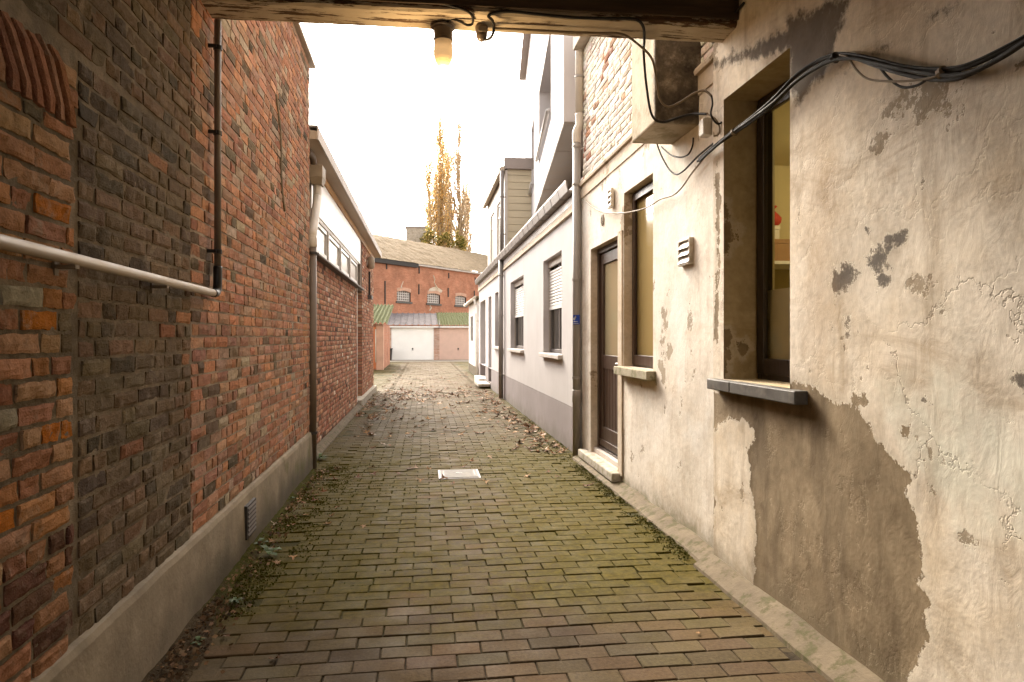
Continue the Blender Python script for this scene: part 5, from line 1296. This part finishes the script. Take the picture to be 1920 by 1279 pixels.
# concrete tower block behind
c = at(781, 440, zc=74)
tw = thing('concrete_tower', 'plain concrete tower top rising behind the warehouse roof', 'tower', (c.x, c.y, 0))
l_, r_, zt = at(762, 427, zc=74), at(806, 429, zc=74), at(762, 427, zc=74).z
g = MB(); g.box(l_.x, r_.x, l_.y, l_.y+5, 0, zt); obj('tower_shaft', g, M['concrete'], tw)
g = MB()
for k in range(7): q = l_.x+.1+(r_.x-l_.x-.2)*k/6; g.box(q-.05, q+.05, l_.y-.04, l_.y-.002, 0, zt-.1)
obj('rib', g, M['concrete'], tw)
g = MB(); g.box(l_.x-.1, r_.x+.1, l_.y-.1, l_.y+5.1, zt+.001, zt+.18); obj('parapet', g, M['fascia'], tw)

# ================================================================== POPLARS
YEL = [(.80,.60,.27), (.76,.55,.24), (.72,.54,.28), (.82,.66,.36)]
TAN = [(.70,.55,.36), (.74,.60,.42), (.64,.50,.33)]
GRN = [(.17,.18,.045), (.26,.23,.055), (.34,.27,.07)]
def poplar(px, top, zc, spread, nbr, nleaf, cols, label, seed, lean=0):
    random.seed(seed)
    b = at(px, 600, zc=zc); H = at(px, top, zc=zc).z; bx_, by_ = b.x, b.y
    t = thing('poplar_tree', label, 'tree', (bx_, by_, 0), 'poplars behind the warehouse')
    g = MB(); pts = [Vector((bx_ + lean*k/12*H/12 + mnoise.noise(Vector((k*.5, seed, 0)))*.25, by_ + mnoise.noise(Vector((k*.5, 9, seed)))*.25, H*k/12)) for k in range(13)]
    sp = spline(pts, 3); g.tube(sp, [max(.03, .20*(1-i/(len(sp)-1))**.8) for i in range(len(sp))], 7)
    tips = []
    for i in range(nbr):
        f = U(.16, .9); p0 = sp[int(f*(len(sp)-1))]; a = U(0, 6.28)
        ln = H*U(.14, .34)*(1.08-f*.72); out = spread*1.35*U(.25, 1.0)*(1.05 - .75*max(0, f-.25)); 
        q = [p0, p0 + Vector((math.cos(a)*out*.55, math.sin(a)*out*.55, ln*.3)), p0 + Vector((math.cos(a)*out*.9, math.sin(a)*out*.9, ln*.65)), p0 + Vector((math.cos(a)*out, math.sin(a)*out, ln))]
        q = [x + Vector((U(-.1,.1), U(-.1,.1), 0)) for x in q]; q[0] = p0
        g.tube(spline(q, 3), [.075*(1-k/9.5)*(1.2-f)+.022 for k in range(10)], 5, False); tips.append(spline(q, 4))
    obj('trunk', g, M['bark'], t, smooth=True)
    V = []; F = []; C = []
    for i in range(nleaf):
        if rnd() < .86:
            br = random.choice(tips); p = br[int(U(.12, 1)*(len(br)-1))] + Vector((random.gauss(0,.22), random.gauss(0,.22), random.gauss(0,.4)))
        else:
            p = sp[int(U(.12, .98)*(len(sp)-1))] + Vector((random.gauss(0,.2), random.gauss(0,.2), random.gauss(0,.3)))
        low = p.z < H*.42 and rnd() < .8*(1-p.z/(H*.42))*2
        c = pick(GRN if low else cols, .25); s_ = U(.045, .12)
        u = Vector((U(-1,1), U(-1,1), U(-1,1))).normalized(); v = u.orthogonal().normalized()
        n0 = len(V)
        for (aa, bb) in ((-1,0), (0,-.7), (1.1,0), (0,.7)): V.append(tuple(p + u*aa*s_ + v*bb*s_)); C.append((*c, 1))
        F.append((n0, n0+1, n0+2, n0+3))
    mb = MB(); mb.v = V; mb.f = F; obj('crown', mb, M['poplar_leaf'], t, attrs={'tint': ('COL', C)})
poplar(805, 275, 76, 1.15, 80, 5200, YEL, 'slender yellow poplar, leftmost and shortest behind the warehouse roof', 11)
poplar(826, 215, 77, 1.15, 110, 11000, YEL, 'tall golden poplar with dense leaves, second from left behind the warehouse', 12)
poplar(838, 262, 79, 1.15, 100, 9000, YEL, 'golden poplar with thick crown just right of the tall golden one', 13)
poplar(861, 195, 77, 1.4, 110, 5200, TAN, 'tallest poplar, nearly bare with thin tan leaves', 14)
poplar(876, 335, 80, 1.1, 70, 3600, TAN, 'short thin tan poplar at the right end of the row', 15)
random.seed(99)
def bush(px, py, zc, w, h, n_, label):
    p = at(px, py, zc=zc); t = thing('shrub', label, 'shrub', (p.x, p.y, 0))
    g = MB(); g.tube([(p.x, p.y, 0), (p.x+.1, p.y, p.z-h*.3)], [.14,.05], 6)
    for k in range(5): g.tube([(p.x, p.y, p.z-h*.6), (p.x+U(-w,w)*.7, p.y+U(-w,w)*.7, p.z+U(-h,h)*.5)], [.05,.015], 5)
    obj('stem', g, M['bark'], t)
    V = []; F = []; C = []
    cl = [(random.gauss(0,.4)*w, random.gauss(0,.4)*w, random.gauss(0,.4)*h) for _ in range(14)]
    for i in range(n_):
        q = random.choice(cl); x = Vector((p.x+q[0]+random.gauss(0,.22)*w, p.y+q[1]+random.gauss(0,.22)*w, p.z+q[2]+random.gauss(0,.22)*h)); u = Vector((U(-1,1),U(-1,1),U(-1,1))).normalized(); v = u.orthogonal(); s_ = U(.06,.15); n0 = len(V); c = pick(GRN + YEL[:1], .3)
        for (aa, bb) in ((-1,0),(0,-.7),(1.1,0),(0,.7)): V.append(tuple(x+u*aa*s_+v*bb*s_)); C.append((*c,1))
        F.append((n0,n0+1,n0+2,n0+3))
    mb = MB(); mb.v = V; mb.f = F; obj('foliage', mb, M['poplar_leaf'], t, attrs={'tint': ('COL', C)})
bush(803, 446, 73, 0.9, 1.0, 700, 'yellow green shrub below the leftmost poplar, behind the roof')
bush(833, 450, 74, 0.9, .8, 500, 'green shrub at the foot of the golden poplars')
bush(862, 456, 73, 0.8, 1.0, 700, 'dark green shrub at the foot of the nearly bare poplar')

# ================================================================== THINGS ON THE GROUND
mc = thing('inspection_cover', 'rectangular steel inspection cover set in the brick paving', 'manhole cover', (.33, 6.45, 0))
g = MB(); g.box(.135, .525, 6.290, 6.705, -.03, .001); g2 = obj('cover_frame', g, M['zinc_dark'], mc, bevel=.003)
g = MB(); g.box(.155, .505, 6.310, 6.685, -.02, .0065); obj('cover_plate', g, M['steel'], mc, bevel=.003)
g = MB(); g.lathe((.33, 6.50, .0065), [(.03,0), (.03,.003), (.02,.003), (.02,.001)], 16); g.box(.18, .19, 6.38, 6.62, .0066, .009); g.box(.47, .48, 6.38, 6.62, .0066, .009); obj('lifting_eye', g, M['zinc_dark'], mc)
# leaves
def leaf_mesh(seed, size):
    random.seed(seed); g = MB(); k = 5; out = []
    for i in range(k):
        a = -2.2 + 4.4*i/(k-1)
        L_ = size*(1 - .32*abs(a)/2.2)*U(.85, 1.1)
        if i: am = a - 2.2/(k-1); out.append((am, size*.42*U(.8,1.2)))
        out.append((a-.16, L_*.72)); out.append((a, L_)); out.append((a+.16, L_*.70))
    out.append((math.pi, size*.12))
    cu, cv, tw_ = U(-.5,.9), U(-.3,.8), U(-.4,.4)
    def zf(x, y): return (cu*x*x + cv*y*y + tw_*x*y)/size*.9 + U(-.05,.05)*size
    g.v.append((0,0,0)); 
    for (a, r) in out: x, y = r*math.sin(a), r*math.cos(a); g.v.append((x, y, zf(x, y)))
    m = len(out)
    for i in range(m): g.f.append((0, 1+i, 1+(i+1) % m))
    zmin = min(v[2] for v in g.v); g.v = [(x, y, z - zmin + .001) for (x, y, z) in g.v]
    return g
protos = {}
for nm, mt in (('brown', 'leaf_brown'), ('tan', 'leaf_tan'), ('pale', 'leaf_pale')):
    protos[nm] = []
    for k in range(5):
        g = leaf_mesh(100+k*7+len(nm), 1.0); me = bpy.data.meshes.new('fallen_leaf'); me.from_pydata(g.v, [], g.f); me.materials.append(M[mt]); protos[nm].append(me)
random.seed(5)
LAB = {'brown': 'curled dark brown fallen leaf lying on the brick paving', 'tan': 'dry tan fallen leaf lying on the brick paving', 'pale': 'pale bleached fallen leaf lying upside down on the brick paving'}
GRP = {'brown': 'brown fallen leaves on the paving', 'tan': 'tan fallen leaves on the paving', 'pale': 'pale fallen leaves on the paving'}
def put_leaf(x, y, kind, size, label=None, z=.004):
    o = bpy.data.objects.new('fallen_leaf', random.choice(protos[kind])); COL.objects.link(o)
    o.location = (x, y, z + mnoise.noise(Vector((x*.7, y*.7, 5)))*.007); o.rotation_euler = (U(-.15,.15), U(-.15,.15), U(0,6.28)); o.scale = (size, size*U(.8,1.05), size*U(.7,1.2))
    o['label'] = label or LAB[kind]; o['category'] = 'leaf'
    if not label: o['group'] = GRP[kind]
def gpt(px, py):
    zc = FP*CH/(py-HY); p = at(px, py, zc=zc); return p.x, p.y
def kindof():
    k = rnd(); return 'brown' if k < .5 else 'tan' if k < .93 else 'pale'
named = [(1098, 913, 'brown', .075, 'reddish brown fallen leaf near the doorstep on the right'), (1020, 843, 'pale', .07, 'pale white leaf lying alone beyond the inspection cover'), (751, 889, 'brown', .065, 'curled tan brown leaf lying left of the inspection cover'), (770, 820, 'brown', .06, 'small dark brown leaf alone in the middle of the alley'), (806, 881, 'tan', .05, 'small tan leaf lying on the corner of the inspection cover'),
         (515, 985, 'pale', .05, 'crumpled white leaf by the plinth beside the vent grille'), (537, 958, 'tan', .05, 'tan leaf on the moss just beyond the plinth vent'), (560, 945, 'tan', .05, 'second tan leaf on the moss past the plinth vent'), (690, 796, 'pale', .09, 'flat pale leaf near the foot of the annexe wall'), (720, 834, 'pale', .06, 'pale leaf with long stalk left of the alley centre'),
         (1205, 960, 'tan', .035, 'tiny tan leaf on the mossy edge before the white house'), (515, 1237, 'brown', .04, 'small brown leaf on bare pavers at the bottom of the view'), (1310, 1190, 'tan', .02, 'tiny tan leaf fragment on pavers close to the right wall'), (550, 1047, 'tan', .04, 'small tan leaf on the mossy pavers near the weeds'), (450, 1077, 'tan', .045, 'tan leaf lying at the left edge where moss begins'), (683, 988, 'tan', .04, 'faded tan leaf flat on the pavers in mid alley')]
for (px, py, k, s_, lab) in named:
    x, y = gpt(px, py); put_leaf(x, y, k, s_, lab, .009 if px == 806 else .004)
spots = []
def scatter(n_, fx, fy, sz):
    for _ in range(n_): spots.append((fx(), fy(), U(*sz)))
scatter(230, lambda: random.gauss(-.2, .75), lambda: random.gauss(15.2, 1.1), (.06,.11))
scatter(95, lambda: random.gauss(-.85, .28), lambda: U(10.8, 15), (.05,.1))
scatter(80, lambda: 1.62 - abs(random.gauss(0, .28)), lambda: U(7.4, 10.5), (.045,.085))
scatter(110, lambda: 1.55 - abs(random.gauss(0, .35)), lambda: U(10.5, 16.5), (.05,.1))
scatter(120, lambda: U(-1.0, 1.5), lambda: U(9, 17), (.05,.09))
scatter(40, lambda: U(-.9, 1.5), lambda: U(6, 9.5), (.035,.07))
scatter(16, lambda: -.95 + abs(random.gauss(0, .15)), lambda: U(3.6, 7), (.03,.055))
scatter(60, lambda: U(-1.5, 1.6), lambda: U(16, 24), (.06,.1))
scatter(10, lambda: -.99 + abs(random.gauss(0, .08)), lambda: U(2.2, 3.3), (.03,.05))
spots = [s for s in spots if -1.12 < s[0] < 1.62]
spots.sort(key=lambda s: (s[0]**2 + s[1]**2)/(s[2]*s[2]))
for (x, y, s_) in spots[:282]: put_leaf(x, y, kindof(), s_)
V = []; F = []; C = []
for (x, y, s_) in spots[282:]:
    g = leaf_mesh(int(rnd()*1e6), s_); a = U(0, 6.28); c = pick([(.13,.055,.022), (.24,.13,.065), (.17,.08,.035), (.32,.22,.15)], .3); n0 = len(V); random.seed(int(x*1e5) ^ int(y*1e4))
    for (p, q, r) in g.v: V.append((x+p*math.cos(a)-q*math.sin(a), y+p*math.sin(a)+q*math.cos(a), r+.006)); C.append((*c, 1))
    F += [tuple(n0+i for i in f) for f in g.f]
mb = MB(); mb.v = V; mb.f = F; o = obj('leaf_litter', mb, M['litter'], attrs={'tint': ('COL', C)}, kind='stuff'); tag(o, 'scattered litter of dry autumn leaves across the far paving', 'leaves')
# crumbs of leaf and soil in the left gutter
random.seed(31)
V = []; F = []; C = []
for _ in range(1500):
    y = random.choice([U(1.8, 3.5), U(1.8, 3.4), U(3.4, 6.8)]); x = -1.02 + abs(random.gauss(0, .07)); z = .012 + max(0, (-.86-x))*.12
    s_ = U(.003, .014); c = pick([(.12,.07,.035), (.22,.13,.07), (.30,.20,.12), (.06,.04,.025)], .3); n0 = len(V)
    u = Vector((U(-1,1),U(-1,1),U(-.5,.5))).normalized(); v = u.orthogonal()
    for (aa, bb) in ((-1,0),(0,-.6),(1.2,0),(0,.6)): V.append(tuple(Vector((x,y,z))+u*aa*s_+v*bb*s_)); C.append((*c,1))
    F.append((n0,n0+1,n0+2,n0+3))
mb = MB(); mb.v = V; mb.f = F; o = obj('leaf_crumbs', mb, M['litter'], attrs={'tint': ('COL', C)}, kind='stuff'); tag(o, 'brown crumbs of leaf and soil in the gutter by the left plinth', 'litter')
# moss cushions
V = []; F = []
for _ in range(9000):
    if rnd() < .62: y = U(3.3, 7.0); x = -1.02 + abs(random.gauss(0, .16)); 
    elif rnd() < .6: y = U(3.8, 7.2); x = 1.58 - abs(random.gauss(0, .06))
    else: y = U(7.2, 12); x = 1.66 - abs(random.gauss(0, .1))
    if mnoise.noise(Vector((x*5, y*3, 8))) < -.08: continue
    s_ = U(.003, .010); a = U(0, 6.28); n0 = len(V); hgt = U(.003, .012)
    V += [(x-s_*math.cos(a), y-s_*math.sin(a), .001), (x+s_*math.cos(a), y+s_*math.sin(a), .001), (x+U(-s_,s_), y+U(-s_,s_), hgt+.003)]; F.append((n0,n0+1,n0+2))
for _ in range(11000):
    k = random.randint(82, 120); y = -5.0 + .1055*k - .003 + U(-.003, .003); x = U(-1.0, 1.58)
    if rnd() < .3: x = U(-1.0, 1.58); y += U(0, .1); x = -1.09 - (.1035 if k % 2 else 0) + .2065*round((x+1.09)/.2065) - .003
    if mnoise.noise(Vector((x*2.2, y*1.6, 4))) + (abs(x-.25)-.6)*.6 < -.1 or (.1 < x < .56 and 6.2 < y < 6.75) or not -1.05 < x < 1.58: continue
    s_ = U(.003, .0075); a = U(0, 6.28); n0 = len(V)
    V += [(x-s_*math.cos(a), y-s_*math.sin(a), -.006), (x+s_*math.cos(a), y+s_*math.sin(a), -.006), (x+U(-s_,s_), y+U(-s_,s_), U(.001,.005))]; F.append((n0,n0+1,n0+2))
mb = MB(); mb.v = V; mb.f = F; o = obj('moss', mb, M['moss'], kind='stuff'); tag(o, 'green moss growing on the paving along both walls', 'moss')
def weed(px, py, s_, label):
    x, y = gpt(px, py); t = thing('weed', label, 'weed', (x, y, 0)); 
    for k in range(random.randint(7, 11)):
        a = U(0, 6.28); L_ = s_*U(.6, 1.1); w = L_*.2; up = U(.25, .8); g = MB()
        d = Vector((math.cos(a), math.sin(a), 0)); sd_ = Vector((-math.sin(a), math.cos(a), 0)); p = Vector((x, y, .012))
        q = [p, p + d*L_*.35 + Vector((0,0,L_*up*.5)), p + d*L_*.75 + Vector((0,0,L_*up*.6)), p + d*L_ + Vector((0,0,L_*up*.35))]
        for i, ww in enumerate((.15, .8, 1, .05)): g.v += [tuple(q[i]-sd_*w*ww), tuple(q[i]+Vector((0,0,-.08*w))), tuple(q[i]+sd_*w*ww)]
        for i in range(3):
            for j in range(2): g.f.append((i*3+j, i*3+j+1, i*3+j+4, i*3+j+3))
        obj('leaf', g, M['weed'], t, smooth=True)
weed(503, 1043, .085, 'leafy green weed at the left plinth just below the vent grille')
weed(488, 1025, .07, 'smaller green weed tucked against the left plinth under the vent')
weed(545, 938, .05, 'tiny green weed on the moss farther along the left plinth')
weed(600, 862, .10, 'green weed growing at the foot of the brown downpipe')
weed(372, 1210, .04, 'little green sprig in the soil at the bottom left')
weed(440, 1133, .04, 'little green sprig where the moss begins at the left edge')

# ================================================================== LIGHT
SUN_EL, SUN_AZ = R(34), R(-14)     # azimuth from the alley direction, negative to the left
w = bpy.data.worlds.new('World'); scene.world = w; w.use_nodes = True; nt = w.node_tree
bg = nt.nodes['Background']; sky = nt.nodes.new('ShaderNodeTexSky'); sky.sky_type = 'NISHITA'; sky.sun_disc = False
sky.sun_elevation = SUN_EL; sky.sun_rotation = SUN_AZ; sky.dust_density = 4.; sky.air_density = 1.0; sky.ozone_density = 1.
hs = nt.nodes.new('ShaderNodeHueSaturation'); hs.inputs['Saturation'].default_value = .12; nt.links.new(sky.outputs[0], hs.inputs['Color'])
tint = nt.nodes.new('ShaderNodeMix'); tint.data_type = 'RGBA'; tint.blend_type = 'MULTIPLY'; tint.inputs[0].default_value = 1
nt.links.new(hs.outputs[0], tint.inputs[6]); tint.inputs[7].default_value = (1, .935, .86, 1)
nt.links.new(tint.outputs[2], bg.inputs[0]); bg.inputs[1].default_value = .15
sl_ = bpy.data.lights.new('sun', 'SUN'); sl_.energy = 1.2; sl_.angle = R(14); sl_.color = (1, .88, .70)
so = bpy.data.objects.new('sun', sl_); COL.objects.link(so); so.location = (-10, 30, 25)
sd = Vector((math.sin(SUN_AZ)*math.cos(SUN_EL), math.cos(SUN_AZ)*math.cos(SUN_EL), math.sin(SUN_EL)))
so.rotation_euler = (-sd).to_track_quat('-Z', 'Y').to_euler()
